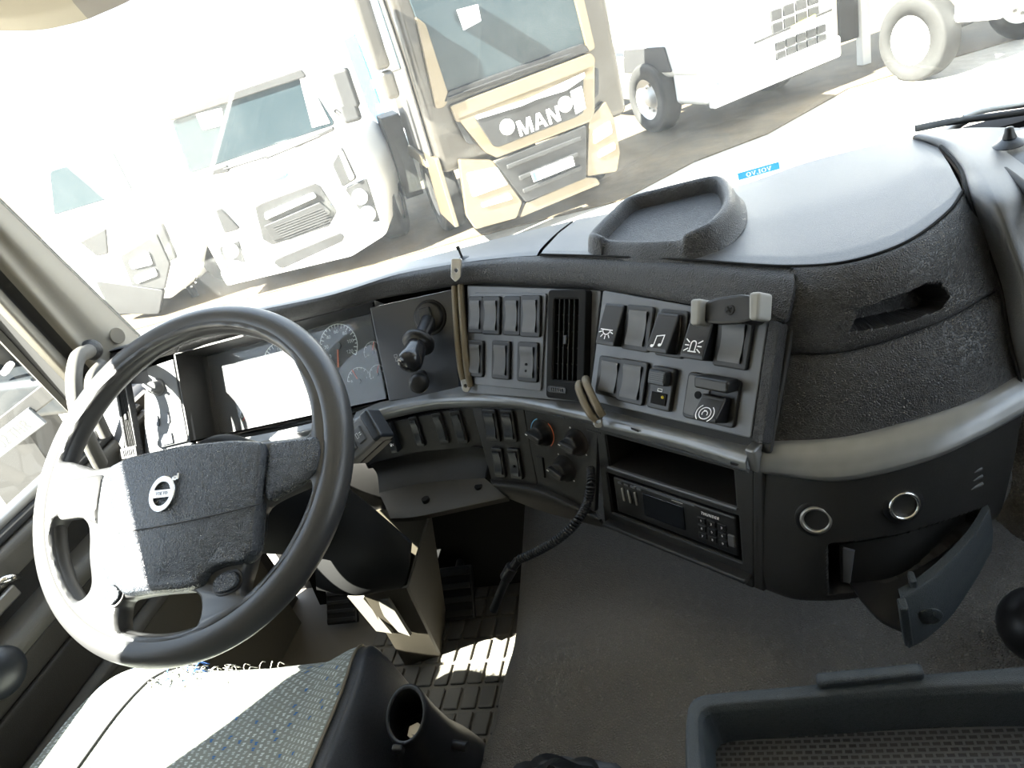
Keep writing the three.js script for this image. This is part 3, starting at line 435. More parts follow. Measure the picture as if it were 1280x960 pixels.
part(dash, 'knee_panel', skin([[[-.985, .705, -.925], [-.75, .705, -.925], [-.475, .70, -.915]], [[-.985, .60, -.90], [-.75, .60, -.90], [-.475, .60, -.895]], [[-.985, .40, -.97], [-.75, .40, -.97], [-.475, .44, -.97]]], { nu: 12, nv: 6, soft: true, t: 0.006 }), mt.lower);
// knee panel and shelf over the footwell
{ const a = [[-.486,.626,-.877], [-.394,.633,-.874], [-.314,.633,-.87], [-.257,.635,-.844]], b = [[-.477,.585,-.85],[-.407,.585,-.856],[-.343,.585,-.851],[-.284,.585,-.842]], cE = [[-.444,.57,-.799], [-.399,.57,-.794], [-.322,.57,-.8], [-.245,.57,-.807]];
  part(dash, 'knee_panel', skin([a, blend(a, b, .5).map((p) => [p[0], p[1], p[2] - .012]), b], { nu: 30, nv: 5, soft: true, t: 0.004 }), mt.lower);
  part(dash, 'lower_shelf', skin([b, cE, shift(cE, [0, -.01, -.002])], { nu: 30, nv: 4, t: 0.004 }), M('brown grey lower dash shelf', 0.036, 0.032, 0.025, 0.5, { bumpMap: fine, bumpScale: 0.0001 }));
  for (const p of [[-.384,.578,-.821], [-.294,.578,-.831]]) part(dash, 'screw', rod([p[0], p[1] - .003, p[2]], [p[0], p[1] + .003, p[2]], 0.0065, 16), mt.matte);
  // chin below the heater panel, and the lip below the radio bay
  part(dash, 'chin', skin([[[-.267,.595,-.825], [-.187,.593,-.797], [-.098,.576,-.739]], [[-.255,.597,-.805], [-.182,.593,-.777], [-.091,.576,-.722]], [[-.25,.561,-.816], [-.192,.544,-.792], [-.093,.553,-.732]]], { nu: 24, nv: 4, soft: true, t: 0.004 }), mt.lower);
}
// radio bay: a frame with a pocket above and the radio below
const rp = [[.001,-.004], [.189,-.051]], rr = [[-.006,-.061], [.191,-.122]];
{ const A = area(...rp), B = area(...rr), R = (a, g = 0) => [[a.u - a.w / 2 - g, a.v - a.h / 2 - g], [a.u + a.w / 2 + g, a.v - a.h / 2 - g], [a.u + a.w / 2 + g, a.v + a.h / 2 + g], [a.u - a.w / 2 - g, a.v + a.h / 2 + g]];
  const outer = [[-.013,.004], [.214,.001], [.204,-.152], [-.024,-.148]];
  put(part(dash, 'radio_bay_frame', plate(cut(outer, 0.004), 0.010, 0.002, [cut(R(A), 0.004), cut(R(B), 0.002)]), mt.lower), FPR, 0, 0, -.008);
  put(part(dash, 'radio_bay_edge', plate(cut([[.214,.003], [.226,.004], [.218,-.149], [.205,-.149]], 0.002), 0.014, 0.002), mt.lower), FPR, 0, 0, -.010);
  for (const [a, d] of [[A, .10], [B, .045]]) {
    const p = part(dash, 'pocket', placed(box(a.w, a.h, 0.003), 0, 0, -d), mt.lower); put(p, FPR, a.u, a.v, 0);
    for (const s of [-1, 1]) { part(p, 'pocket_side', placed(box(0.002, a.h, d), s * a.w / 2, 0, -d / 2), mt.lower); part(p, 'pocket_floor', placed(box(a.w, 0.002, d), 0, s * a.h / 2, -d / 2), mt.lower); }
  }
  put(part(dash, 'pocket_lip', rbox(A.w + .004, 0.003, 0.006, 0.0012), mt.panel), FPR, A.u, A.v - A.h / 2 - .0005, .002);
  put(part(dash, 'lower_lip', rbox(B.w + .02, 0.006, 0.020, 0.0025), mt.lower), FPR, B.u + .002, B.v - B.h / 2 - .014, .006);
  // the radio
  const r = thing('car_radio', 'black single slot car radio fitted below the open pocket', 'radio');
  const w = B.w * .93, h = B.h * .86, body = put(part(r, 'radio_face', rbox(w, h, 0.012, 0.003), mt.black), FPR, B.u + .003, B.v + .001, -.004);
  part(body, 'chassis', placed(box(w * .98, h * .96, 0.036), 0, 0, -.022), mt.matte);
  const dsp = part(body, 'display', rbox(w * .34, h * .62, 0.002, 0.0008), M('smoked display', 0.014, 0.016, 0.019, 0.12)); dsp.position.set(-w * .06, h * .02, 0.0065);
  for (let k = 0; k < 3; k++) { const s = part(body, 'slider_button', rbox(0.0035, h * .36, 0.003, 0.0012), mt.steel); s.position.set(-w * .41 + k * .0105, h * .1, 0.007); s.rotation.z = 0.08; }
  for (let k = 0; k < 4; k++) { const s = part(body, 'top_button', rbox(0.007, 0.003, 0.002, 0.0006, 1), mt.panel); s.position.set(-w * .43 + k * .0105, h * .4, 0.0065); }
  for (let i = 0; i < 3; i++) for (let j = 0; j < 3; j++) { const s = part(body, 'preset_key', rbox(0.011, h * .15, 0.0025, 0.0008), mt.black); s.position.set(w * .245 + i * .014, h * .14 - j * h * .2, 0.0065); printed(s, 'key_number', 0.008, 0.005, 48, (x, W, H) => { ink(x); x.font = 'bold 24px sans-serif'; x.textAlign = 'center'; x.textBaseline = 'middle'; x.fillText(String(1 + i + 3 * j), W / 2, H / 2); }).position.z = 0.0016; }
  const kn = part(body, 'side_key', rbox(0.009, h * .3, 0.004, 0.0016), mt.blank); kn.position.set(w * .46, -h * .12, 0.006);
  printed(body, 'maker_name', 0.030, 0.007, 192, (x, W, H) => { ink(x); x.font = 'italic bold 34px sans-serif'; x.textAlign = 'center'; x.textBaseline = 'middle'; x.fillText('THUNDER', W / 2, H / 2); }).position.set(w * .31, h * .33, 0.0064);
  printed(body, 'caption', 0.018, 0.004, 96, (x, W, H) => { ink(x); x.fillRect(4, 8, W - 8, 4); }).position.set(w * .06, h * .4, 0.0064);
  const slot = part(body, 'disc_slot', placed(box(w * .5, 0.0016, 0.001), -.01, h * .44, 0.0058), mt.panel); slot.name = 'disc_slot';
}
// passenger face of the dashboard
const eF = [[.2,.876,-.716],[.249,.876,-.696],[.299,.876,-.706],[.349,.876,-.752],[.372,.876,-.791]], eS = [[.173,.8,-.684],[.227,.8,-.667],[.278,.8,-.673],[.328,.8,-.691],[.378,.8,-.724]], eT = [[.136,.726,-.64],[.211,.726,-.626],[.284,.726,-.636],[.337,.726,-.652],[.382,.726,-.679]], eU = [[.128,.697,-.627],[.202,.697,-.597],[.275,.697,-.606],[.329,.697,-.629],[.376,.697,-.656]], eL = [[.097,.549,-.608], [.14,.545,-.586], [.204,.545,-.583], [.264,.55,-.608], [.347,.56,-.657]];
const pocketPx = [[.239,.82,-.673], [.25,.838,-.674], [.28,.84,-.687], [.309,.84,-.699], [.322,.834,-.704], [.33,.818,-.7], [.322,.812,-.697], [.281,.815,-.68]].map((p) => [p[0], p[1]]);
const bulge = (a, o) => a.map((p, i) => { const A = a[Math.max(i - 1, 0)], B = a[Math.min(i + 1, a.length - 1)], t = [B[0] - A[0], B[2] - A[2]], l = Math.hypot(...t); return [p[0] - t[1] / l * o, p[1], p[2] + t[0] / l * o]; });
function dented(curves, o, poly, depth) {        // pushes in the part of a skin that lies inside an outline (x, y)
  const g0 = skin(curves, { ...o, t: 0 }), P = g0.attributes.position, nc = null; const memo = []; for (let i = 0; i < P.count; i++) memo.push(inside(poly, P.getX(i), P.getY(i)));
  let k = 0; return skin(curves, { ...o, warp: () => memo[k++] ? -depth : 0 });
}
{ const f1 = blend(eF, eS, .12), f2 = bulge(blend(eF, eS, .3), .012), f3 = bulge(blend(eF, eS, .65), .010);
  part(dash, 'upper_drawer_front', dented([eF.map((p) => [p[0], p[1] - .012, p[2] - .012]), eF, bulge(f1, .008), f2, f3, bulge(eS, .003), bulge(eS, -.012)], { nu: 150, nv: 20, soft: true, t: 0.004 }, pocketPx, 0.035), mt.dash);
  part(dash, 'seam', tube(lidFront.map((p) => [p[0], p[1] + .0006, p[2] + .0014]), .0016, 80, 6), mt.matte);
  part(dash, 'seam', tube([eF[0], [.186,.838,-.701], [.17,.8,-.687], [.15,.762,-.66], [.137,.726,-.642]].map((p) => [p[0], p[1], p[2] + .002]), .0018, 40, 6), mt.matte);
  part(dash, 'seam', tube(bulge(eS, .0015), .0014, 60, 6), mt.matte);
  const s0 = shift(eS, [0, -.0025, 0]);
  part(dash, 'middle_front', skin([bulge(s0, -.012), bulge(s0, .003), bulge(blend(s0, eT, .5), .006), eT], { nu: 60, nv: 6, soft: true, t: 0.004 }), mt.dash);
  part(dash, 'trim_strip', skin([bulge(eT, -.012), bulge(eT, .004), bulge(blend(eT, eU, .3), .011), bulge(blend(eT, eU, .75), .010), bulge(eU, .002), bulge(eU, -.012)], { nu: 60, nv: 3, t: 0.003 }), mt.trim);
  const hole = [[.18,.623,-.595], [.223,.622,-.594], [.27,.616,-.612], [.329,.6,-.648], [.327,.575,-.642], [.266,.562,-.61], [.215,.561,-.587], [.171,.559,-.583]].map((p) => [p[0], p[1]]);
  part(dash, 'lower_front', dented([eU, bulge(blend(eU, eL, .5), .005), eL, shift(bulge(eL, -.03), [0, -.006, 0])], { nu: 200, nv: 44, soft: true, t: 0.004 }, hole, 0.05), mt.lower);
  // power sockets
  for (const [p, m, look] of [[[.174,.65,-.602], mt.steel, .1], [[.253,.652,-.604], mt.chrome, -.25]]) {
    const k = part(dash, 'power_socket', knobGeo([[.0105, -.03], [.0105, .003], [.012, .0045], [.0142, .004], [.0142, -.004]], 40), m); k.rotation.set(-.26, -look, 0, 'YXZ'); k.position.set(p[0], p[1], p[2]).add(new THREE.Vector3(0, 0, .007).applyEuler(k.rotation)); k.scale.setScalar(1.08);
    part(k, 'socket_rim', knobGeo([[.0142, .002], [.018, .002], [.0185, 0], [.0185, -.006]], 40), mt.black); part(k, 'socket_floor', rod([0, 0, -.028], [0, 0, -.024], .0105, 24), mt.matte);
  }
  for (let i = 0; i < 3; i++) { const s = part(dash, 'louvre', rbox(0.017, 0.004, 0.006, 0.0018), mt.blank); s.position.set(...[.325,.65,-.634]); s.position.y -= i * .010 - .006; s.position.z += .004; s.rotation.set(0, -.75, .1); s.rotateY(1.1); }
}
// swivelling tray pulled out of the lower front
{ const d = thing('swivel_tray', 'dark plastic tray swung open from the dashboard under the power sockets', 'tray');
  const T = [[.233,.6,-.529], [.252,.6,-.54], [.281,.6,-.564], [.312,.6,-.596], [.338,.6,-.632]], Bt = [[.232,.545,-.515], [.251,.545,-.526], [.277,.546,-.548], [.309,.548,-.587], [.335,.552,-.622]];
  part(d, 'tray_front', skin([T.map((p) => [p[0], p[1], p[2] - .012]), T, bulge(blend(T, Bt, .5), .002), Bt, Bt.map((p) => [p[0], p[1], p[2] - .010])], { nu: 30, nv: 5, soft: false, t: 0.004 }), mt.tray);
  part(d, 'end_lip', rbox(0.008, 0.055, 0.014, 0.002), mt.tray).position.set(...[.233,.572,-.524]);
  const piv = [.336,.562,-.659], arc = [[.192,.562,-.59], [.202,.56,-.563], [.213,.558,-.541], [.229,.558,-.527]];
  part(d, 'tray_floor', skin([[piv, piv, piv, piv].map((p, i) => [p[0] - .002 * i, p[1], p[2]]), arc], { nu: 20, nv: 6, t: 0.004 }), mt.black);
  part(d, 'tray_wall', skin([[[.191,.612,-.594], [.245,.612,-.6], [.32,.6,-.639]], [[.185,.562,-.589], [.243,.562,-.593], [.317,.562,-.648]]], { nu: 12, nv: 3, t: 0.004 }), mt.lower);
  part(d, 'inner_divider', skin([[[.193,.61,-.591], [.203,.608,-.587]], [[.187,.563,-.589], [.193,.563,-.586]]], { nu: 4, nv: 2, t: 0.003 }), mt.panel);
  part(d, 'latch', rbox(0.006, 0.018, 0.014, 0.002), mt.tray).position.set(...[.247,.6,-.547]);
  part(d, 'finger_dimple', (() => { const g = new THREE.SphereGeometry(.011, 20, 12); g.scale(1, 1, .25); return boxUV(g); })(), mt.tray).position.set(...[.256,.573,-.528]);
}
// end of the dashboard on the passenger side, falling away to the floor
{ const e0 = [[.375,.876,-1.001], [.39,.874,-.943], [.385,.877,-.853], [.373,.876,-.785], [.376,.84,-.752], [.379,.8,-.72], [.376,.757,-.688], [.38,.712,-.669]];
  const e1 = [[.391,.877,-.993], [.403,.88,-.921], [.397,.884,-.826], [.388,.88,-.748], [.392,.842,-.717], [.398,.8,-.693], [.395,.755,-.668], [.405,.7,-.678]].map((p, i) => [p[0], p[1], p[2] + (i > 1 ? .004 : 0)]);
  const e2 = e1.map((p, i) => [p[0] + .05 + .004 * i, p[1] - .015 - .004 * i, p[2] - .02 - .012 * i]), e3 = e1.map((p, i) => [p[0] + .16, p[1] - .06 - .012 * i, p[2] - .05 - .022 * i]);
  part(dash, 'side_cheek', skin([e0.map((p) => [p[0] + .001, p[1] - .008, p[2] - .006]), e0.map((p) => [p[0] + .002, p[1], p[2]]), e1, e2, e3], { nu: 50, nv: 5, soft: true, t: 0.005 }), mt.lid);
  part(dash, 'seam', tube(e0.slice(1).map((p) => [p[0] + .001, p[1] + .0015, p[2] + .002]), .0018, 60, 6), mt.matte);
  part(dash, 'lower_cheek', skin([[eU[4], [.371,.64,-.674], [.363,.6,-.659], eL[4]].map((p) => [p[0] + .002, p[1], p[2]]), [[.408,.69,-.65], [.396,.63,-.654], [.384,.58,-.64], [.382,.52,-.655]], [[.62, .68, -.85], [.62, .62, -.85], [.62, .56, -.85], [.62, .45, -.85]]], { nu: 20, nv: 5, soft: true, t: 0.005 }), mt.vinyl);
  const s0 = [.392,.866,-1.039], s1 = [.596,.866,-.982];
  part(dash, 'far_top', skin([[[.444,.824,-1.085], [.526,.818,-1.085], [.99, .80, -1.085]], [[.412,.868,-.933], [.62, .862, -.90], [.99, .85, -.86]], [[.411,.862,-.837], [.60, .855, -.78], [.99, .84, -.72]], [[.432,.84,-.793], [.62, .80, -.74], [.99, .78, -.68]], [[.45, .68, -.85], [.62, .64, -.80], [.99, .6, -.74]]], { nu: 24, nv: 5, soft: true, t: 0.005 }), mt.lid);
  part(dash, 'groove', tube([[.406,.872,-.935], [.417,.872,-.893], [.42,.872,-.836], [.421,.872,-.77], [.423,.86,-.711]], 0.0045, 30, 8), mt.seal);
}
// ---------------------------------------------------------------- engine tunnel covered with vinyl
{ const rows = [], top = 0.40;
  for (let i = 0; i <= 70; i++) { const z = -1.12 + 1.5 * i / 70, xl = -0.30 - 0.05 * Math.max(0, Math.min(1, (-z - .7) / .35)) - 0.06 * Math.max(0, Math.min(1, (z + .56) / .12)), row = [];
    const T = top + 0.02 * Math.exp(-(((z + .62) / .1) ** 2));
    for (let j = 0; j <= 10; j++) row.push(new THREE.Vector3(xl - 0.012 * (1 - j / 10), F0 + (T - .09 - F0) * j / 10, z));
    for (let j = 1; j <= 10; j++) { const a = j / 10 * Math.PI / 2; row.push(new THREE.Vector3(xl + .09 * (1 - Math.cos(a)), T - .09 + .09 * Math.sin(a), z)); }
    for (let j = 1; j <= 50; j++) { const x = xl + .09 + (1.0 - xl - .09) * j / 50; let y = T + 0.035 * Math.exp(-(((x + .05) / .12) ** 2)) * Math.exp(-(((z + .66) / .12) ** 2)) - 0.02 * Math.max(0, Math.min(1, (x - .11) / .03)) + 0.05 * Math.max(0, Math.min(1, (x - .12) / .25)) * Math.max(0, Math.min(1, (-z - .45) / .3)); y += 0.004 * perlin.noise(x * 9, z * 9, 3); row.push(new THREE.Vector3(x, y, z)); }
    rows.push(row); }
  whole('tunnel_cover', gridGeo(rows, 0.006), mt.vinyl, 'grey grained vinyl covering the engine tunnel between the seats', 'floor covering');
}
// ---------------------------------------------------------------- steering wheel
{ const w = thing('steering_wheel', 'dark four spoke truck steering wheel with padded hub, half in sunlight', 'steering wheel', FW.o.toArray());
  w.quaternion.copy(FW.q);
  part(w, 'rim', (() => { const g = new THREE.TorusGeometry(0.2235, 0.0205, 20, 120); const uv = g.attributes.uv; for (let i = 0; i < uv.count; i++) uv.setXY(i, uv.getX(i) * 1.4, uv.getY(i) * .13); return g; })(), mt.rim);
  // spoke plate: a disc with four openings
  const disc = cut(Array.from({ length: 96 }, (_, i) => [0.217 * Math.cos(i / 48 * Math.PI), 0.217 * Math.sin(i / 48 * Math.PI)]));
  const ho = (a) => { const s = smooth(a, 0.5); return cut(s.getPoints(1).map((p) => { const r = p.length(), k = r > .2065 ? .2065 / r : 1; return [p.x * k, p.y * k]; })); };
  const openTop = [[-.179,.034], [-.208,.044], [-.213,.079], [-.186,.16], [-.106,.213], [-.009,.219], [.086,.2], [.147,.149], [.186,.073], [.193,.025], [.174,.018], [.115,.02], [-.009,.024], [-.1,.02], [-.143,.02]];
  const openLeft = [[-.193,-.041], [-.169,-.039], [-.136,-.057], [-.124,-.102], [-.114,-.139], [-.129,-.155], [-.15,-.146], [-.18,-.113], [-.201,-.073]];
  const openRight = [[.128,-.062], [.178,-.044], [.198,-.042], [.198,-.086], [.182,-.133], [.148,-.169], [.127,-.176], [.109,-.162], [.115,-.131], [.123,-.093]];
  const openLow = [[-.065,-.163], [-.044,-.157], [.01,-.156], [.047,-.16], [.058,-.178], [.054,-.198], [.04,-.211], [-.011,-.209], [-.048,-.204], [-.062,-.192]];
  const plateGeo = plate(disc, 0.030, 0.004, [openTop, openLeft, openRight, openLow].map(ho), 4); plateGeo.translate(0, 0, -0.012);
  part(w, 'spoke_plate', creased(plateGeo, 0.9), mt.rim);
  const flip = (a) => a;
  const up = [[-.105,.015], [-.074,.025], [.008,.029], [.085,.025], [.131,.016], [.136,.003], [.135,-.043], [.133,-.062], [.046,-.071], [-.039,-.076], [-.103,-.075], [-.112,-.044], [-.113,-.001]];
  const low = [[-.103,-.077], [-.039,-.078], [.046,-.073], [.133,-.064], [.134,-.121], [.122,-.133], [.089,-.134], [.069,-.14], [.062,-.154], [.04,-.158], [-.024,-.156], [-.048,-.158], [-.062,-.146], [-.09,-.127], [-.1,-.108]];
  const pad = (a, r) => { const g = plate(cut(a, r), 0.028, 0.009, [], 5); g.translate(0, 0, 0.004); return creased(g, 0.8); };
  part(w, 'hub_pad', pad([...up.slice(0, 8), ...low.slice(4), up[11], up[12]], 0.010), mt.hub);
  part(w, 'pad_seam', tube([[...[-.092,-.078], .0322], [...[-.029,-.078], .0322], [...[.055,-.074], .0322], [...[.138,-.066], .0318]], .0009, 24, 6), mt.seal);
  part(w, 'spoke_cover', (() => { const g = plate(cut([[.138,.012], [.148,.016], [.206,.014], [.211,-.008], [.205,-.033], [.196,-.039], [.159,-.053], [.142,-.062], [.135,-.045]], 0.008), 0.018, 0.006, [], 4); g.translate(0, 0, .006); return creased(g, .8); })(), mt.hub);
  part(w, 'spoke_cover', (() => { const g = plate(cut([[-.12,.009], [-.157,.009], [-.187,.009], [-.192,-.018], [-.183,-.047], [-.145,-.047], [-.114,-.061], [-.117,-.033]], 0.008), 0.018, 0.006, [], 4); g.translate(0, 0, .006); return creased(g, .8); })(), mt.rim);
  const btn = (c, rx, ry, t, name) => { const o = part(w, name, plate(smooth([[rx, 0], [rx * .75, ry * .8], [0, ry], [-rx * .75, ry * .8], [-rx, 0], [-rx * .75, -ry * .8], [0, -ry], [rx * .75, -ry * .8]]), 0.006, 0.002), mt.hub); o.position.set(c[0], c[1], 0.018); o.rotation.z = t; const s = part(o, 'button_ring', plate(smooth([[rx * 1.25, 0], [rx * .95, ry], [0, ry * 1.3], [-rx * .95, ry], [-rx * 1.25, 0], [-rx * .95, -ry], [0, -ry * 1.3], [rx * .95, -ry]]), 0.003, 0.001), mt.black); s.position.z = -0.0015; };
  btn([.093,-.153], .017, .011, .25, 'horn_button'); btn([-.074,-.153], .013, .011, -.7, 'horn_button');
  // emblem: ring, band and arrow
  const c = [-.005,-.036], e = part(w, 'emblem', (() => { const s = new THREE.Shape(); s.absarc(0, 0, 0.0165, 0, Math.PI * 2); const h = new THREE.Path(); h.absarc(0, 0, 0.0122, 0, Math.PI * 2); s.holes.push(h); return boxUV(new THREE.ExtrudeGeometry(s, { depth: 0.003, bevelEnabled: true, bevelSize: 0.0006, bevelThickness: 0.0006, bevelSegments: 2, curveSegments: 32 })); })(), mt.chrome, 'silver ring emblem with a cross band and arrow');
  e.position.set(c[0], c[1], 0.0325); e.rotation.z = -.03; e.scale.set(1.12, 1.36, 1);
  part(e, 'band', rbox(0.026, 0.0075, 0.0035, 0.0008), mt.chrome).position.z = 0.002; part(e, 'arrow_shaft', placed(rbox(0.006, 0.0035, 0.003, 0.0006), 0, 0, 0), mt.chrome).position.set(0.0135, 0.0135, .0015); part(e, 'arrow_head', plate([[0, 0], [0.007, 0], [0.007, 0.006], [0.0045, 0.006], [0.0045, 0.0035], [0, 0.0035]], 0.003, 0.0004), mt.chrome).position.set(0.0125, 0.0125, 0);
  printed(e, 'emblem_print', 0.020, 0.0055, 96, (x, W, H) => { x.fillStyle = '#555'; x.font = 'bold 22px serif'; x.textAlign = 'center'; x.textBaseline = 'middle'; x.fillText('VOLVO', W / 2, H / 2); }).position.z = 0.0042;
  printed(w, 'airbag_print', 0.022, 0.022, 64, (x) => { x.strokeStyle = x.fillStyle = 'rgba(20,22,26,.9)'; x.font = 'bold 17px sans-serif'; x.fillText('SRS', 14, 26); x.fillText('AIRBAG', 0, 48); }).position.set(...[.009,-.132], 0.0328);
}
// ---------------------------------------------------------------- steering column, stalk, pedestal, pedals
{ const s = thing('column_shroud', 'black steering column shroud on a floor pedestal behind the wheel', 'steering column');
  part(s, 'column_cover', skin([[[-.511,.63,-.826], [-.449,.6,-.783], [-.395,.56,-.745]], [[-.556,.6,-.803], [-.474,.56,-.741], [-.427,.5,-.747]], [[-.582,.55,-.768], [-.523,.51,-.741], [-.458,.46,-.761]], [[-.617,.48,-.759], [-.546,.46,-.752], [-.492,.43,-.785]], [[-.706,.4,-.866], [-.601,.4,-.827], [-.536,.38,-.85]]], { nu: 24, nv: 7, soft: true, t: 0.005 }), mt.shroud);
  const lo = [[-.652,.125,-.877], [-.582,.125,-.894], [-.598,.125,-.993], [-.72, .125, -1.02]];
  const hi = [[-.562,.43,-.79], [-.478,.43,-.79], [-.434,.5,-.886], [-.66, .46, -.98]];
  const q = (a) => [...a, a[0]];
  part(s, 'pedestal', (() => { const rows = []; const A = q(lo), B = q(hi); for (let k = 0; k < 4; k++) for (let i = 0; i <= 8; i++) { const row = []; for (let j = 0; j <= 10; j++) row.push(V(A[k]).lerp(V(A[k + 1]), i / 8).lerp(V(B[k]).lerp(V(B[k + 1]), i / 8), j / 10)); rows.push(row); } return creased(gridGeo(rows, 0.004), .6); })(), M('worn brown grey pedestal', 0.05, 0.043, 0.03, 0.55, { map: wear, bumpMap: fine, bumpScale: 0.0001 }));
  part(s, 'painted_sun_patch', skin([[[-.62,.4,-.81], [-.583,.4,-.801]], [[-.629,.28,-.832], [-.591,.28,-.823]]], { nu: 4, nv: 4, t: 0.006 }), mt.sunlitPale, 'added pale patch standing in for sunlight on the pedestal side');  // two pale slabs added here imitate the sunlit strips of the pedestal
  part(s, 'painted_sun_patch', skin([[[-.573,.4,-.8], [-.528,.4,-.79]], [[-.578,.28,-.825], [-.549,.28,-.813]]], { nu: 4, nv: 4, t: 0.006 }), mt.sunlitPale);
  // combination stalk
  const a = V([-.386,.757,-.729]), b = V([-.346,.776,-.738]), m = part(s, 'stalk', rbox(b.distanceTo(a) + .016, 0.044, 0.028, 0.004), M('grey stalk face', 0.13, 0.125, 0.12, 0.45)); m.position.copy(a.clone().add(b).multiplyScalar(.5));
  { const X = b.clone().sub(a).normalize(), Z = new THREE.Vector3(-.25, .55, .8).sub(X.clone().multiplyScalar(new THREE.Vector3(-.25, .55, .8).dot(X))).normalize(), Y = Z.clone().cross(X); m.quaternion.setFromRotationMatrix(new THREE.Matrix4().makeBasis(X, Y, Z)); }
  part(m, 'stalk_tip', rbox(0.016, 0.045, 0.031, 0.004), mt.darkBlank).position.set(.028, 0, 0);
  part(m, 'stalk_body', rbox(0.058, 0.044, 0.02, 0.004), mt.black).position.set(0, -.001, -.011);
  for (const x of [-.012, .007]) part(m, 'stalk_button', rbox(0.013, 0.022, 0.004, 0.0015), mt.blank).position.set(x, 0, .0145);
  printed(m, 'stalk_print', 0.016, 0.012, 64, (x, W, H) => { ink(x); x.lineWidth = 3; x.strokeRect(14, 8, 14, 28); x.fillRect(36, 14, 14, 5); x.fillRect(36, 26, 14, 5); }).position.set(.007, 0, .0169);
  { const g = lathe([[0, -.004], [.060, -.006], [.075, -.03], [.080, -.08], [.072, -.16], [.06, -.26], [0, -.26]], 36); g.rotateX(Math.PI / 2); put(part(s, 'wheel_shaft', g, mt.shroud), FW, .01, -.01, -.012); }
}
function pedal(name, label, px, y, w, h, bars) {
  const p = thing(name, label, 'pedal', px); p.rotation.set(.75, 0.0, 0);
  part(p, 'plate', rbox(w, 0.012, h, 0.004), mt.black);
  for (let i = 0; i < bars; i++) part(p, 'tread_bar', rbox(w * .9, 0.005, h / bars * .45, 0.0015), mt.lower).position.set(0, .008, h * ((i + .5) / bars - .5));
  part(p, 'arm', rod([0, -.004, -h * .3], [0, -.06, -.12], .009), mt.black);
}
pedal('accelerator_pedal', 'black ribbed pedal on the footwell floor to the right of the column pedestal', [-.553,.17,-1.012], 0, .075, .11, 4);
pedal('brake_pedal', 'black ribbed pedal half hidden behind the column shroud', [-.842,.17,-1.009], 0, .08, .075, 4);
whole('footwell_bulkhead', skin([[[-.97, .84, -1.06], [-.65, .84, -1.06], [-.25, .84, -1.06]], [[-.95, .35, -1.1], [-.65, .35, -1.1], [-.25, .35, -1.1]], [[-.95, .13, -1.06], [-.65, .13, -1.06], [-.25, .13, -1.06]]], { nu: 10, nv: 6, soft: true, t: .01 }), mt.matte, 'black sound insulation behind the pedals', 'bulkhead');

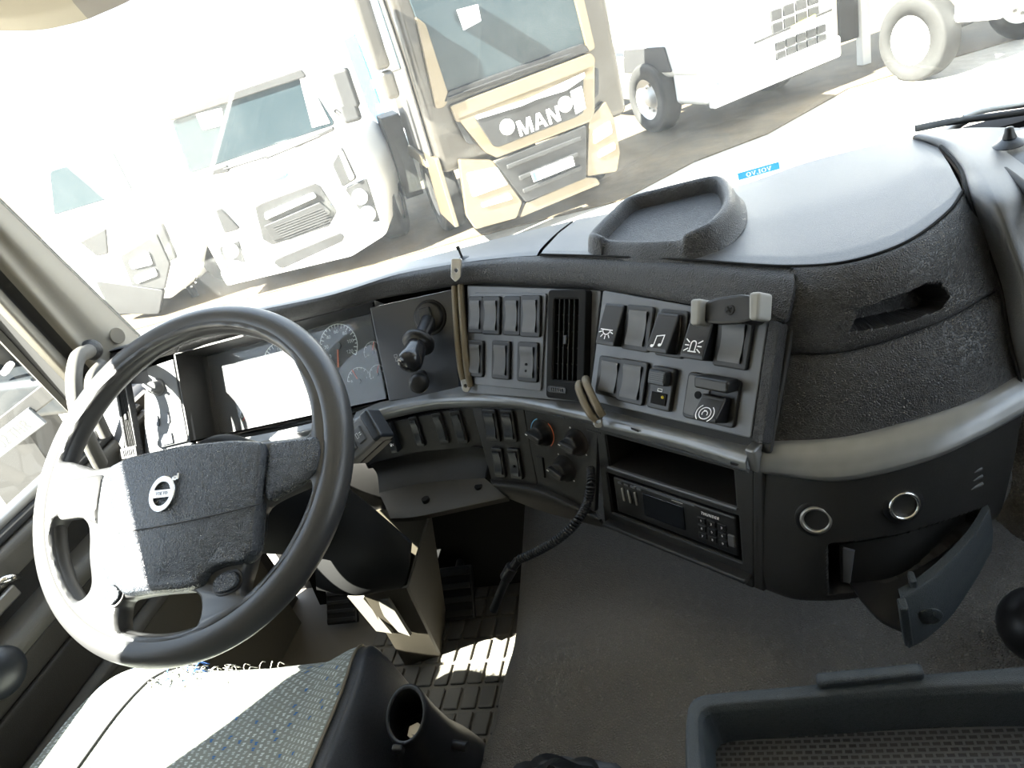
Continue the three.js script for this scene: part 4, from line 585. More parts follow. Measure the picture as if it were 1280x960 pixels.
// ---------------------------------------------------------------- driver's seat
{ const s = thing('driver_seat', 'grey patterned cloth truck seat with black side bolsters and a frayed front edge', 'seat');
  const zf = -0.598, yt = 0.532, N = 56;
  const half = (z) => { const d = z - zf, r = 0.13; const k = d < r ? Math.sqrt(Math.max(0, 1 - (1 - d / r) ** 2)) : 1; return { l: -0.60 - (0.30 + .02 * Math.min(1, d / .3)) * (0.60 + .40 * k), r: -0.60 + 0.232 * (0.84 + .16 * k) }; };
  const surf = (s0, s1, n) => { const rows = []; for (let i = 0; i <= N; i++) { const t = i / N, z = zf + 0.82 * t * t * .55 + 0.82 * t * .45, e = half(z), row = []; const d = z - zf, front = d < .06 ? .06 - Math.sqrt(Math.max(0, .06 ** 2 - (.06 - d) ** 2)) : 0;
      for (let j = 0; j <= n; j++) { const u = s0 + (s1 - s0) * j / n, x = u < 0 ? -0.60 + (e.l + .60) * -u : -0.60 + (e.r + .60) * u, a = Math.abs(u), roll = a > .88 ? .16 * ((a - .88) / .12) ** 2.2 : 0, bol = .022 * Math.max(0, Math.min(1, (a - .5) / .25)) - (.01 * (1 - a)); row.push(new THREE.Vector3(x, yt + bol - roll - front * .9, z)); }
      rows.push(row); }
    const lead = rows[0].map((p) => new THREE.Vector3(p.x, p.y - .12, p.z + .012)); return [lead, ...rows]; };
  // cloth: grey ground, rows of short pale dashes, now and then a blue one
  const cloth = canvasTex(512, 512, (x, W) => {
    x.fillStyle = '#82847c'; x.fillRect(0, 0, W, W); for (let i = 0; i < 9000; i++) { const g = 90 + rnd() * 60; x.fillStyle = `rgba(${g},${g + 4},${g + 3},.35)`; x.fillRect(rnd() * W, rnd() * W, 2, 2); }
    const n = 22; for (let r = 0; r < n; r++) for (let k = 0; k < n * 1.3; k++) { const blue = rnd() < .07, sx = (k + .5 * (r & 1)) * W / (n * 1.3), sy = r * W / n + 4, g = 165 + rnd() * 40; x.fillStyle = blue ? '#2f63a0' : `rgb(${g},${g + 6},${g + 2})`; const q = 3 + rnd() * 3; x.fillRect(sx, sy, 4, 12); x.fillRect(sx + 6, sy + (rnd() < .5 ? 0 : 4), 4, 9); if (rnd() < .6) x.fillRect(sx + 2, sy + q, 7, 3); }
  });
  cloth.wrapS = cloth.wrapT = THREE.RepeatWrapping; cloth.repeat.set(1 / .22, 1 / .22);
  const fab = M('patterned seat cloth', 1, 1, 1, 0.95, { map: cloth, bumpMap: speck, bumpScale: 0.0006, sheen: 0.3 });
  part(s, 'cloth_centre', gridGeo(surf(-.64, .815, 30), 0.006), fab);
  part(s, 'side_bolster', gridGeo(surf(-1, -.643, 20), 0.006), fab); part(s, 'side_bolster', gridGeo(surf(.82, 1, 20), 0.006), mt.seatSide, 'black vinyl bolster');
  part(s, 'seam', tube(surf(.817, .817, 1).slice(1, 40).map((r) => r[0].clone().add(new THREE.Vector3(0, .002, 0))), .0022, 60, 6), mt.bracket);
  part(s, 'seam', tube(surf(-.642, -.642, 1).slice(1, 40).map((r) => r[0].clone().add(new THREE.Vector3(0, .001, 0))), .0018, 60, 6), mt.seal);
  part(s, 'seat_base', placed(rbox(0.46, 0.22, 0.62, 0.03), -.60, .30, -.20), mt.matte); part(s, 'seat_pillar', placed(rbox(0.34, 0.10, 0.42, 0.02), -.60, F0 + .052, -.16), mt.matte);
  seed = 99; const yarn = M('frayed grey yarn', 0.5, 0.48, 0.42, 0.9), blue = M('blue thread', 0.08, 0.2, 0.55, 0.8);
  const edge = surf(-.60, .30, 60);
  for (let i = 0; i < 70; i++) { const row = edge[4 + Math.floor(rnd() * 6)], p = row[Math.floor(rnd() * rnd() * 60)], b = i % 17 === 0, l = b ? .03 : .008 + rnd() * .010; part(s, 'frayed_thread', tube([[p.x, p.y - .002, p.z], [p.x + (rnd() - .5) * .008, p.y + .004, p.z - .004], [p.x + (rnd() - .5) * .016, p.y + .003 + rnd() * .004, p.z - l * .6], [p.x + (rnd() - .5) * .02, p.y - rnd() * .006 - (b ? .02 : 0), p.z - l]], b ? .0010 : .0006, 7, 4), b ? blue : yarn); }
}
// ---------------------------------------------------------------- between the seats
{ const g = thing('lever_housing', 'broken black lever tube with an open top beside the seat', 'lever');
  const top = V([-.309,.54,-.466]), ax = new THREE.Vector3(-0.1827, -0.9637, -0.1946), low = top.clone().addScaledVector(ax, .19);
  const tilt = new THREE.Quaternion().setFromUnitVectors(new THREE.Vector3(0, -1, 0), ax);
  const b = part(g, 'tube', lathe([[.0195, .012], [.0215, .014], [.0235, .012], [.0245, 0], [.027, -.03], [.033, -.07], [.043, -.11], [.05, -.15], [.046, -.15], [.03, -.08], [.022, -.03], [.0195, 0], [.0195, .012]], 40), mt.black); b.position.copy(top); b.quaternion.copy(tilt); b.scale.setScalar(1.22);
  { const nl = new THREE.Vector3(-0.1923, 0.7451, 0.6386).applyQuaternion(tilt.clone().invert()), P = b.geometry.attributes.position;   // the tube is cut off at a slant
    for (let i = 0; i < P.count; i++) { const x = P.getX(i), y = P.getY(i), z = P.getZ(i), f = Math.max(0, Math.min(1, (y + .07) / .07)); P.setY(i, y - (nl.x * x + nl.z * z) / nl.y * f); } b.geometry.computeVertexNormals(); }
  part(b, 'bolt', rod([.004, -.03, .006], [.004, -.012, .006], .0085, 6), mt.steel); part(b, 'bolt_head', rod([.004, -.012, .006], [.004, -.008, .006], .0045, 16), mt.steel); part(b, 'tube_floor', rod([0, -.05, 0], [0, -.046, 0], .024, 24), mt.matte);
  part(b, 'side_pin', rod([.02, -.055, .0], [.046, -.05, .004], .005, 14), mt.black); part(b, 'ear', rbox(.010, .012, .006, .002), mt.black).position.set(-.006, -.004, .026);
  part(g, 'lever_arm', tube([top.clone().addScaledVector(ax, .17), low.clone().addScaledVector(ax, .02), low.clone().addScaledVector(ax, .07).add(new THREE.Vector3(0, -.02, 0))], .045, 20, 14), mt.black);
  const bt = thing('gaiter', 'crumpled black rubber gaiter at the bottom edge of the tunnel', 'gaiter'); const rows = [], cc = [-.153,.46,-.43];
  for (let i = 0; i <= 14; i++) { const row = [], k = i / 14; for (let j = 0; j <= 40; j++) { const a = j / 40 * Math.PI * 2, r = .015 + .065 * k ** .8 + .012 * Math.sin(i * 1.9) + .01 * Math.sin(a * 5 + i) * k; row.push(new THREE.Vector3(cc[0] + Math.cos(a) * r * 1.1, .475 - .07 * k + .008 * Math.sin(i * 1.9 + 1) + .006 * Math.sin(a * 4 + i * .7), cc[2] + Math.sin(a) * r * .7)); } rows.push(row); }
  part(bt, 'folds', gridGeo(rows, .003), M('black rubber', 0.012, 0.012, 0.012, 0.42));
}
{ // folded passenger seat whose back serves as a table
  const t = thing('folding_table', 'dark blue grey folded seat back table with a raised rim', 'table');
  const y = .62, o = [[.029,.62,-.342], [.029,.62,-.395], [.032,.62,-.415], [.042,.62,-.425], [.067,.62,-.428], [.139,.62,-.431], [.237,.62,-.436], [.565, .62, -.448], [.588, .62, -.432], [.592, .62, -.40], [.592, .62, .02], [.032, .62, .02], [.029,.62,-.342]], i = [[.049,.612,-.343], [.046,.612,-.381], [.046,.612,-.399], [.051,.612,-.406], [.064,.612,-.409], [.135,.612,-.412], [.232,.612,-.416], [.55, .612, -.408], [.560, .612, -.402], [.562, .612, -.385], [.562, .612, -.01], [.062, .612, -.01], [.049,.612,-.343]];
  const d = i.map((p) => [p[0] + .003, y - .045, p[2] + .004]);
  part(t, 'raised_rim', skin([o.map((p) => [p[0] - .001, y - .085, p[2] - .001]), o.map((p) => [p[0], y - .012, p[2]]), blend(o, i, .25).map((p) => [p[0], y + .001, p[2]]), blend(o, i, .8).map((p) => [p[0], y, p[2]]), i.map((p) => [p[0], y - .007, p[2]]), d], { nu: 130, nv: 4, soft: false, t: 0.004 }), mt.tray);
  const hex = dataTex(256, (x, yy) => { const r = Math.floor(yy * 8), u = ((x * 5 + (r & 1) * .5) % 1) - .5, v = ((yy * 8) % 1) - .5; return Math.abs(u) < .36 && Math.abs(v) < .30 ? .2 : 1; }), weave = dataTex(256, (x, yy) => { const r = Math.floor(yy * 8), u = ((x * 5 + (r & 1) * .5) % 1) - .5, v = ((yy * 8) % 1) - .5; return Math.abs(u) < .36 && Math.abs(v) < .30 ? .18 : 1; });
  const net = M('woven dark tray base', 0.045, 0.045, 0.047, 0.5, { bumpMap: rep(hex, 0.04), bumpScale: 0.002, map: rep(weave, 0.04) });
  { const g = plate(cut(d.slice(0, -1).map((p) => [p[0], -p[2]])), .004, 0); g.rotateX(-Math.PI / 2); g.translate(0, y - .047, 0); part(t, 'tray_base', boxUV(g), net); }
  part(t, 'clip', rbox(0.084, 0.011, 0.012, 0.004), mt.tray).position.set(...[.188,.625,-.429]); t.children[2].rotation.y = .05;
  part(t, 'table_support', placed(rbox(0.50, 0.13, 0.38, 0.02), .31, .495, -.20), mt.matte);
  whole('round_knob', boxUV(new THREE.SphereGeometry(.04, 24, 16)), mt.black, 'black round knob at the right edge above the folding table', 'knob').position.set(...[.367,.47,-.59]);
}
// ---------------------------------------------------------------- things fixed to the dashboard
{ const p = thing('phone_holder', 'spring phone clamp with two grey padded jaws on the switch plate', 'phone holder');
  const c = [.183,.143], tl = .14, bar = put(part(p, 'bar', plate(cut([[-.030, -.011], [-.012, -.014], [.016, -.014], [.030, -.011], [.030, .011], [.014, .015], [-.014, .014], [-.030, .010]], .006), .010, .003), mt.black), FP1, c[0], c[1], .030, tl);
  part(bar, 'screw', rod([.001, 0, .008], [.001, 0, .0112], .0052, 20), mt.lower); for (const r of [0.5, 2.07]) { const s = part(bar, 'screw_slot', rbox(.007, .0014, .001, .0003, 1), mt.matte); s.position.set(.001, 0, .0115); s.rotation.z = r; }
  for (const s of [-1, 1]) { const j = part(bar, 'jaw', plate(cut([[-.0055, -.0135], [.0055, -.0135], [.0062, .0135], [-.0062, .0135]], .004), .024, .003, [], 3), mt.padGrey, 'light grey padded jaw'); j.position.set(s * .0335, s * .001, -.004); }
  part(bar, 'spring_arm', placed(rbox(.066, .012, 0.006, 0.002), 0, 0, -.004), mt.lower); put(part(p, 'stem', rod([0, 0, 0], [0, 0, .03], .012, 20), mt.black), FP1, c[0] + .01, c[1], .004);
}
{ const k = thing('brake_lever', 'black knob lever leaning out of a round base on the brake plate', 'lever');
  const c = [.102,.113]; const base = put(part(k, 'round_base', knobGeo([[0, .010], [.020, .010], [.023, .007], [.0245, 0]], 40), mt.black), FLP, c[0], c[1], .010);
  part(base, 'base_ring', knobGeo([[.0245, .004], [.027, .003], [.0275, 0]], 40), mt.lower); part(base, 'base_window', rbox(.019, .020, .006, .002), mt.lower).position.set(-.002, .005, .011);
  const P0 = at(FLP, c[0], c[1] - .006, .018), P1 = V([-.314,.81,-.891]), P2 = V([-.318,.804,-.852]), ax = P2.clone().sub(P0).normalize(), q = new THREE.Quaternion().setFromUnitVectors(new THREE.Vector3(0, 1, 0), ax), L = P2.distanceTo(P0);
  const st = part(k, 'lever_stem', lathe([[.012, 0], [.011, L * .35], [.013, L * .45], [.0235, L * .50], [.0245, L * .56], [.022, L * .60], [.015, L * .62], [.0145, L * .8]], 36), mt.black); st.position.copy(P0); st.quaternion.copy(q);
  const kn = part(k, 'lever_knob', lathe([[.015, L * .6], [.0165, L * .75], [.0185, L * .92], [.0185, L * 1.0], [.015, L * 1.07], [.008, L * 1.11], [0, L * 1.12]], 36), M('glossy black knob', 0.02, 0.02, 0.022, 0.18)); kn.position.copy(P0); kn.quaternion.copy(q);
  const k2 = thing('trailer_brake_knob', 'small black push knob below the brake lever', 'knob'), d0 = V([-.341,.749,-.907]), d2 = V([-.329,.758,-.865]), a2 = d2.clone().sub(d0).normalize(), q2 = new THREE.Quaternion().setFromUnitVectors(new THREE.Vector3(0, 1, 0), a2), l2 = d2.distanceTo(d0);
  const s2 = part(k2, 'stem', lathe([[.010, 0], [.008, l2 * .2], [.007, l2 * .6]], 24), mt.black); s2.position.copy(d0); s2.quaternion.copy(q2);
  const n2 = part(k2, 'knob_cap', lathe([[.007, l2 * .5], [.014, l2 * .62], [.0155, l2 * .8], [.0145, l2 * .97], [.010, l2 * 1.06], [0, l2 * 1.08]], 32), mt.black); n2.position.copy(d0); n2.quaternion.copy(q2);
  const pr = printed(dash, 'brake_print', 0.012, 0.016, 64, (x) => { x.strokeStyle = 'rgba(200,200,205,.8)'; x.lineWidth = 3; x.strokeRect(12, 12, 26, 22); x.strokeRect(18, 44, 26, 22); }); put(pr, FLP, ...[.033,.064], .0108);
}
function bracket(label, group, a, b, r, gap, feet) {
  const t = thing('mounting_bracket', label, 'bracket', [0, 0, 0]); a = V(a); b = V(b); const d = b.clone().sub(a).normalize(), s = new THREE.Vector3(1, 0, .45).sub(d.clone().multiplyScalar(d.dot(new THREE.Vector3(1, 0, .45)))).normalize(), n = d.clone().cross(s).multiplyScalar(.006);
  for (const k of [-1, 1]) part(t, 'bar', tube([a.clone().addScaledVector(s, k * gap * .8), a.clone().lerp(b, .15).addScaledVector(s, k * gap).add(n), a.clone().lerp(b, .85).addScaledVector(s, k * gap).add(n), b.clone().addScaledVector(s, k * gap * .8)], r, 24, 10), mt.bracket);
  part(t, 'web', (() => { const g = rod(a.toArray(), b.toArray(), r * .9, 8); return g; })(), mt.seal);
  for (const [p, w, h, rz] of feet) { const f = part(t, 'foot', plate(cut([[-w / 2, -h / 2], [w / 2, -h / 2], [w / 2, h * .3], [0, h / 2], [-w / 2, h * .3]], .003), .004, .001, [smooth([[.003, 0], [0, .003], [-.003, 0], [0, -.003]])]), mt.steel); f.position.set(...p); f.quaternion.copy(FLP.q); f.rotateZ(rz); }
}
bracket('tall brown twin bar bracket screwed over the edge of the brake plate', 'old mounting brackets', [-.239,.885,-.979], [-.258,.734,-.869], .0052, .0062, [[[-.229,.888,-.934], .016, .034, 2.9], [[-.259,.737,-.868], .013, .020, 3.14]]);
bracket('short brown twin bar bracket standing on the metallic trim by the air vent', 'old mounting brackets', [-.058,.769,-.761], [-.041,.739,-.718], .0050, .0060, [[[-.047,.729,-.727], .016, .012, 1.4]]);
{ // coiled microphone lead
  const path = new THREE.CatmullRomCurve3([[-.084,.645,-.745], [-.081,.644,-.713], [-.091,.624,-.705], [-.101,.623,-.673], [-.128,.607,-.665], [-.164,.59,-.664], [-.197,.576,-.667]].map((p) => V(p))), t = thing('coiled_lead', 'black coiled lead hanging from the heater panel to the tunnel', 'cable'), pts = [], turns = 50, up = new THREE.Vector3(0, 0, 1);
  for (let i = 0; i <= turns * 10; i++) { const u = i / (turns * 10), c = path.getPointAt(u), tn = path.getTangentAt(u), a = tn.clone().cross(up).normalize(), b = tn.clone().cross(a), w = i / 10 * Math.PI * 2; pts.push(c.addScaledVector(a, Math.cos(w) * .0047).addScaledVector(b, Math.sin(w) * .0047)); }
  part(t, 'coil', tube(pts, .0017, turns * 10, 6), mt.black); part(t, 'core', tube(Array.from({ length: 12 }, (_, i) => path.getPointAt(i / 11)), .0035, 30, 8), mt.matte);
  part(t, 'straight_end', tube([[-.197,.576,-.667], [-.213,.561,-.664], [-.236,.532,-.663], [-.261,.498,-.657]], .006, 20, 10), mt.black); part(t, 'plug', rod([-.208,.568,-.664], [-.223,.552,-.661], .0085, 14), mt.black);
}
{ const s = whole('windscreen_sticker', new THREE.PlaneGeometry(.058, .0125), new THREE.MeshPhysicalMaterial({ roughness: 1, transmission: 0.5, thickness: 0, side: THREE.DoubleSide, map: canvasTex(256, 56, (x, W, H) => { x.fillStyle = '#4aa3d8'; x.fillRect(0, 0, W, H); x.translate(W, 0); x.scale(-1, 1); x.fillStyle = '#fff'; x.font = 'bold 44px serif'; x.textAlign = 'center'; x.textBaseline = 'middle'; x.fillText('VOLVO', W / 2, H / 2 + 2); }) }), 'blue sticker with white mirrored lettering low on the windscreen', 'sticker');
  s.position.set(...[.196,.853,-1.1]); s.quaternion.copy(FWS.q);
  const n = thing('dash_stud', 'small black peg on a round foot on the dashboard top', 'peg', [-.227,.891,-.966]); part(n, 'foot', lathe([[0, .004], [.004, .004], [.010, .001], [.011, 0], [0, 0]], 20), mt.black); part(n, 'pin', lathe([[0, .022], [.003, .021], [.003, .017], [.0018, .016], [.0018, .002]], 12), mt.black);
  const r = thing('suction_foot', 'dark rubber suction foot on the far dashboard top near the wiper', 'suction cup', [.447,.872,-.898]); part(r, 'cup', lathe([[0, .008], [.006, .008], [.012, .003], [.0165, .001], [.016, 0], [0, 0]], 24), mt.darkBlank); part(r, 'nipple', lathe([[0, .02], [.004, .019], [.005, .014], [.007, .008]], 16), mt.black);
  const w = thing('windscreen_wiper', 'black windscreen wiper resting low on the outside of the glass', 'wiper');
  part(w, 'blade', tube([[.406,.841,-1.128], [.446,.837,-1.129], [.499,.827,-1.132], [.584,.813,-1.135]], .005, 20, 8), mt.seal); part(w, 'blade_frame', tube([[.468,.833,-1.14], [.488,.835,-1.142], [.541,.827,-1.144], [.596,.818,-1.144]], .0045, 20, 8), mt.steel); part(w, 'arm', tube([[.436,.815,-1.145], [.457,.819,-1.154], [.481,.828,-1.152]], .0065, 12, 8), mt.steel);
}
// ---------------------------------------------------------------- the yard outside: it slopes a little against the cab
const QO = new THREE.Quaternion(-0.019272, -0.026441, -0.046298, 0.998392), EYE = new THREE.Vector3(0.17, 1.22, 0);
const out = (p) => V(p).sub(EYE).applyQuaternion(QO).add(EYE);
function yard(o, p, psi = 0) { o.position.copy(out(p)); o.quaternion.copy(QO).multiply(new THREE.Quaternion().setFromAxisAngle(new THREE.Vector3(0, 1, 0), psi * Math.PI / 180)); return o; }
const groundTex = dataTex(512, (x, y) => { const v = 0.78 + 0.22 * wrapNoise(x, y, 5, 41) + 0.16 * wrapNoise(x, y, 23, 42) + 0.14 * wrapNoise(x, y, 90, 43); return [v, v * .97, v * .92]; });
const dirtTex = dataTex(512, (x, y) => { const v = 0.62 + 0.4 * wrapNoise(x, y, 4, 51) + 0.22 * wrapNoise(x, y, 17, 52) + 0.18 * wrapNoise(x, y, 80, 53); return [v, v * .93, v * .8]; });
const concrete = M('pale concrete', 0.42, 0.40, 0.36, 0.9, { map: rep(groundTex, 4) }), dirt = M('oily brown dirt', 0.125, 0.10, 0.066, 0.95, { map: rep(dirtTex, 5) });
yard(struct('ground', placed(box(120, 0.3, 120), 0, -0.15, 0), concrete), [0, -1.4, -20]);
{ // the dirt strip the trucks are parked on, with its ragged front edge
  const e = [[-40, -5.2], [-12, -5.4], [-3.752,-1.4,-8.157].filter((_, i) => i !== 1), [-2.767,-1.4,-8.478].filter((_, i) => i !== 1), [-1.446,-1.4,-8.791].filter((_, i) => i !== 1), [-.61,-1.4,-9.94].filter((_, i) => i !== 1), [.326,-1.4,-10.653].filter((_, i) => i !== 1), [1.507,-1.4,-12.374].filter((_, i) => i !== 1), [2.88,-1.4,-12.98].filter((_, i) => i !== 1), [4.128,-1.4,-13.481].filter((_, i) => i !== 1), [30, -14], [30, -60], [-40, -60]];
  const g = plate(cut(e.map(([x, z]) => [x, -z])), 0.02, 0); g.rotateX(-Math.PI / 2); yard(struct('road_dirt_strip', boxUV(g), dirt), [0, -1.4, 0]);
}
const pm = {
  white: M('white truck paint', 0.78, 0.78, 0.76, 0.35, { clearcoat: 0.5 }), olive: M('olive grey truck paint', 0.032, 0.028, 0.022, 0.4, { metalness: 0.3, clearcoat: 0.6 }), gold: M('sand gold truck paint', 0.11, 0.085, 0.05, 0.4, { metalness: 0.25, clearcoat: 0.6 }),
  grey: M('grey truck plastic', 0.016, 0.016, 0.016, 0.6), dark: M('dark truck plastic', 0.009, 0.009, 0.009, 0.6), mesh: M('grille mesh', 0.012, 0.012, 0.012, 0.6), pane: M('tinted truck windscreen', 0.02, 0.03, 0.035, 0.12, { specularIntensity: 0.5 }), lamp: M('headlamp glass', 0.7, 0.72, 0.74, 0.12, { clearcoat: 1 }),
  paper: M('white paper', 0.85, 0.85, 0.85, 0.9), blue: M('blue tarpaulin', 0.05, 0.26, 0.62, 0.5), tyre: M('tyre rubber', 0.012, 0.012, 0.011, 0.85), amber: M('amber lamp', 0.7, 0.42, 0.08, 0.3), yellow: M('yellow stripe', 0.75, 0.7, 0.1, 0.6), tank: M('pale tank plastic', 0.62, 0.62, 0.6, 0.5),
};
const prism = (t, name, pts, z, d, m, r = 0.03, bev = 0.01, label) => { const g = plate(cut(pts, r), d, bev); const p = part(t, name, g, m, label); p.position.z = z; return p; };
function sideprism(t, name, pts, x, d, m, r = 0.03) { const g = plate(cut(pts, r), d, 0.01); g.rotateY(-Math.PI / 2); const p = part(t, name, g, m); p.position.x = x; return p; }   // pts are [depth, height]; grows to -x
function wheelAt(t, x, y, z, r, w, m = pm.steelRim) {
  const k = part(t, 'wheel', (() => { const g = lathe([[r * .58, -w / 2], [r * .92, -w / 2], [r, -w * .36], [r, w * .36], [r * .92, w / 2], [r * .58, w / 2], [r * .58, -w / 2]], 40); g.rotateZ(Math.PI / 2); return g; })(), pm.tyre); k.position.set(x, y, z);
  part(k, 'hub', (() => { const g = lathe([[0, w * .42], [r * .2, w * .42], [r * .24, w * .2], [r * .45, w * .12], [r * .58, w * .45], [r * .6, w * .45], [r * .6, -w * .4], [0, -w * .4]], 36); g.rotateZ(Math.PI / 2); return g; })(), m);
  for (let i = 0; i < 10; i++) { const a = i / 10 * Math.PI * 2; part(k, 'wheel_nut', rod([-w * .14, Math.cos(a) * r * .36, Math.sin(a) * r * .36], [-w * .24, Math.cos(a) * r * .36, Math.sin(a) * r * .36], .022, 6), mt.steel); }
  return k;
}
pm.steelRim = M('painted steel wheel', 0.45, 0.44, 0.42, 0.4, { metalness: 0.3 });
function truck(label, p, psi) { const t = thing('parked_truck', label, 'truck'); return yard(t, p, psi); }
const roundlamp = (t, c, r, name = 'headlamp') => { const k = part(t, name, knobGeo([[0, .03], [r * .7, .022], [r, 0], [r * 1.1, 0], [r * 1.1, -.03]], 24), pm.lamp); k.position.set(c[0], c[1], .02); return k; };
{ // the olive and gold truck in the middle
  const t = truck('olive and sand gold truck with white letters on its dark grille', [-3.119,-1.4,-7.693],32);
  const W = 2.32, topY = 3.55;
  part(t, 'cab', placed(rbox(W, topY - .95, 2.1, .10), W / 2, (topY + .95) / 2, -1.12), pm.olive);
  prism(t, 'windscreen', [[.262,1.712], [1.935,1.802], [2.22, 3.1], [.16, 3.1]], -.06, .03, pm.pane, .06);
  prism(t, 'windscreen_cowl', [[.236,1.686], [.311,1.781], [1.904,1.835], [1.959,1.738]], -.05, .07, pm.dark);
  prism(t, 'corner_panel', [[.195,2.551], [.276,2.455], [.307,1.708], [.222,1.64], [.133,1.649]], -.07, .08, pm.gold);
  prism(t, 'corner_panel', [[1.897,2.347], [2.003,2.32], [2.03,1.752], [1.937,1.727]], -.07, .08, pm.gold);
  prism(t, 'front_flap', [[.285,1.639], [1.956,1.722], [1.998,1.652], [1.938,1.508], [.303,1.456]], -.03, .07, pm.gold);
  prism(t, 'grille_frame', [[.317,1.503], [1.977,1.599], [1.87,1.108], [1.792,1.024], [.634,.968], [.527,1.064]], -.03, .07, pm.gold);
  prism(t, 'grille', [[.505,1.447], [1.811,1.509], [1.73,1.149], [1.634,1.124], [.684,1.079], [.625,1.106]], .035, .03, pm.dark, .02);
  prism(t, 'grille_arc', [[.512,1.471], [1.155,1.473], [1.831,1.554], [1.818,1.498], [1.578,1.429], [1.222,1.436], [1.045,1.418], [.518,1.426]], .06, .02, pm.lamp, .02);
  prism(t, 'paper_sheet', [[1.622,1.408], [1.763,1.428], [1.758,1.186], [1.633,1.16]], .07, .004, pm.paper, .01, 0);
  const a = [1.175,1.215], b = [1.523,1.236]; { const p = printed(t, 'grille_lettering', Math.hypot(b[0] - a[0], b[1] - a[1]) * 2.3, .30, 512, (x, W2, H2) => { x.fillStyle = '#fff'; x.font = 'bold 148px sans-serif'; x.textAlign = 'center'; x.textBaseline = 'middle'; x.fillText('MAN', W2 / 2, H2 / 2); }); p.position.set(...[1.193,1.21], .069); p.rotation.z = Math.atan2(b[1] - a[1], b[0] - a[0]); }
  for (const q of [[.829,1.256], [1.536,1.294]]) part(t, 'round_disc', (() => { const g = knobGeo([[0, .012], [.075, .012], [.085, 0]], 24); return g; })(), pm.paper).position.set(q[0], q[1], .068);
  prism(t, 'lower_grille', [[.596,.935], [1.737,1.004], [1.608,.429], [.833,.39]], .0, .05, pm.dark);
  for (const [p, q] of [[[.82,.68], [1.563,.727]], [[.829,.526], [1.569,.575]], [[.716,.842], [1.64,.888]]]) { const m = part(t, 'grille_bar', rbox(Math.hypot(q[0] - p[0], q[1] - p[1]), .05, .04, .012), pm.grey); m.position.set((p[0] + q[0]) / 2, (p[1] + q[1]) / 2, .06); m.rotation.z = Math.atan2(q[1] - p[1], q[0] - p[0]); }
  { const p = [1.022,.653], q = [1.43,.675], m = part(t, 'number_plate', rbox(.52, .11, .015, .004), pm.paper); m.position.set((p[0] + q[0]) / 2, (p[1] + q[1]) / 2, .09); m.rotation.z = Math.atan2(q[1] - p[1], q[0] - p[0]); part(m, 'plate_band', box(.04, .10, .004), pm.blue).position.set(-.235, 0, .009); }
  prism(t, 'lamp_panel', [[.217,1.079], [.583,.957], [.796,.403], [.684,.245], [.181,.277], [.124,.452]], -.06, .09, pm.gold, .03);
  prism(t, 'lamp_panel', [[1.79,1.06], [2.027,1.187], [2.088,.991], [2.087,.584], [2.004,.381], [1.632,.441]], -.06, .09, pm.gold, .03);
  prism(t, 'headlamp', [[.253,.915], [.608,.876], [.683,.649], [.248,.639]], .02, .03, pm.lamp); prism(t, 'headlamp', [[1.807,.911], [2.033,.971], [2.033,.825], [1.786,.77]], .02, .03, pm.lamp);
  prism(t, 'lower_lamp', [[.317,.54], [.677,.556], [.695,.474], [.323,.491]], .02, .03, pm.lamp); prism(t, 'lower_lamp', [[1.829,.683], [2.042,.72], [2.036,.638], [1.8,.598]], .02, .03, pm.lamp);
  prism(t, 'bumper', [[.829,.373], [1.61,.438], [1.744,.386], [1.777,.298], [.721,.233]], -.08, .10, pm.gold);
  prism(t, 'air_deflector', [[.293,1.484], [.354,1.441], [.445,1.178], [.358,1.205]], -.01, .03, pm.dark); prism(t, 'air_deflector', [[1.979,1.564], [2.022,1.535], [1.966,1.275], [1.899,1.242]], -.01, .03, pm.dark);
  prism(t, 'paper_sheet', [[.63,2.499], [.866,2.492], [.855,2.334], [.648,2.296]], -.025, .004, pm.paper, .01, 0);
  for (const [p, q] of [[[.292,1.72], [1.039,1.749]], [[1.041,1.757], [1.725,1.768]]]) part(t, 'wiper', rod([...p, .03], [...q, .03], .012, 8), pm.dark);
  // side: door, windows, mirrors, step, wheel
  sideprism(t, 'door', [[-.25, 1.15], [-.22, 2.1], [-.42, 3.0], [-1.25, 3.0], [-1.3, 1.15]], -.01, .03, M('dull grey truck side', .04, .037, .034, .5)); sideprism(t, 'door_window', [[-.40, 2.1], [-.55, 2.85], [-1.15, 2.85], [-1.15, 2.05]], -.035, .02, pm.pane);
  part(t, 'wing_mirror', rbox(.16, .75, .28, .05), pm.olive).position.set(-.30, 2.55, .08); part(t, 'wing_mirror', rbox(.14, .28, .26, .05), pm.olive).position.set(-.28, 2.02, .06); part(t, 'ramp_mirror', rbox(.30, .16, .22, .05), pm.gold).position.set(.12, 2.98, .22);
  sideprism(t, 'wheel_arch', [[-.75, .95], [-.85, 1.1], [-1.9, 1.1], [-2.0, .95]], -.01, .04, pm.gold); sideprism(t, 'front_step', [[-.05, .35], [-.05, 1.15], [-.75, 1.15], [-.9, .35]], .02, .05, pm.gold);
  wheelAt(t, .15, .5, -1.38, .5, .3); wheelAt(t, W - .15, .5, -1.38, .5, .3); sideprism(t, 'side_skirt', [[-2.05, .4], [-2.05, 1.5], [-2.6, 1.5], [-2.6, .4]], -.01, .25, pm.dark);
  part(t, 'fuel_tank', placed(rbox(.6, .65, 1.2, .1), .25, .75, -3.3), pm.tank); part(t, 'chassis', placed(box(.9, .3, 2.4), W / 2, .75, -2.9), pm.dark); 
}
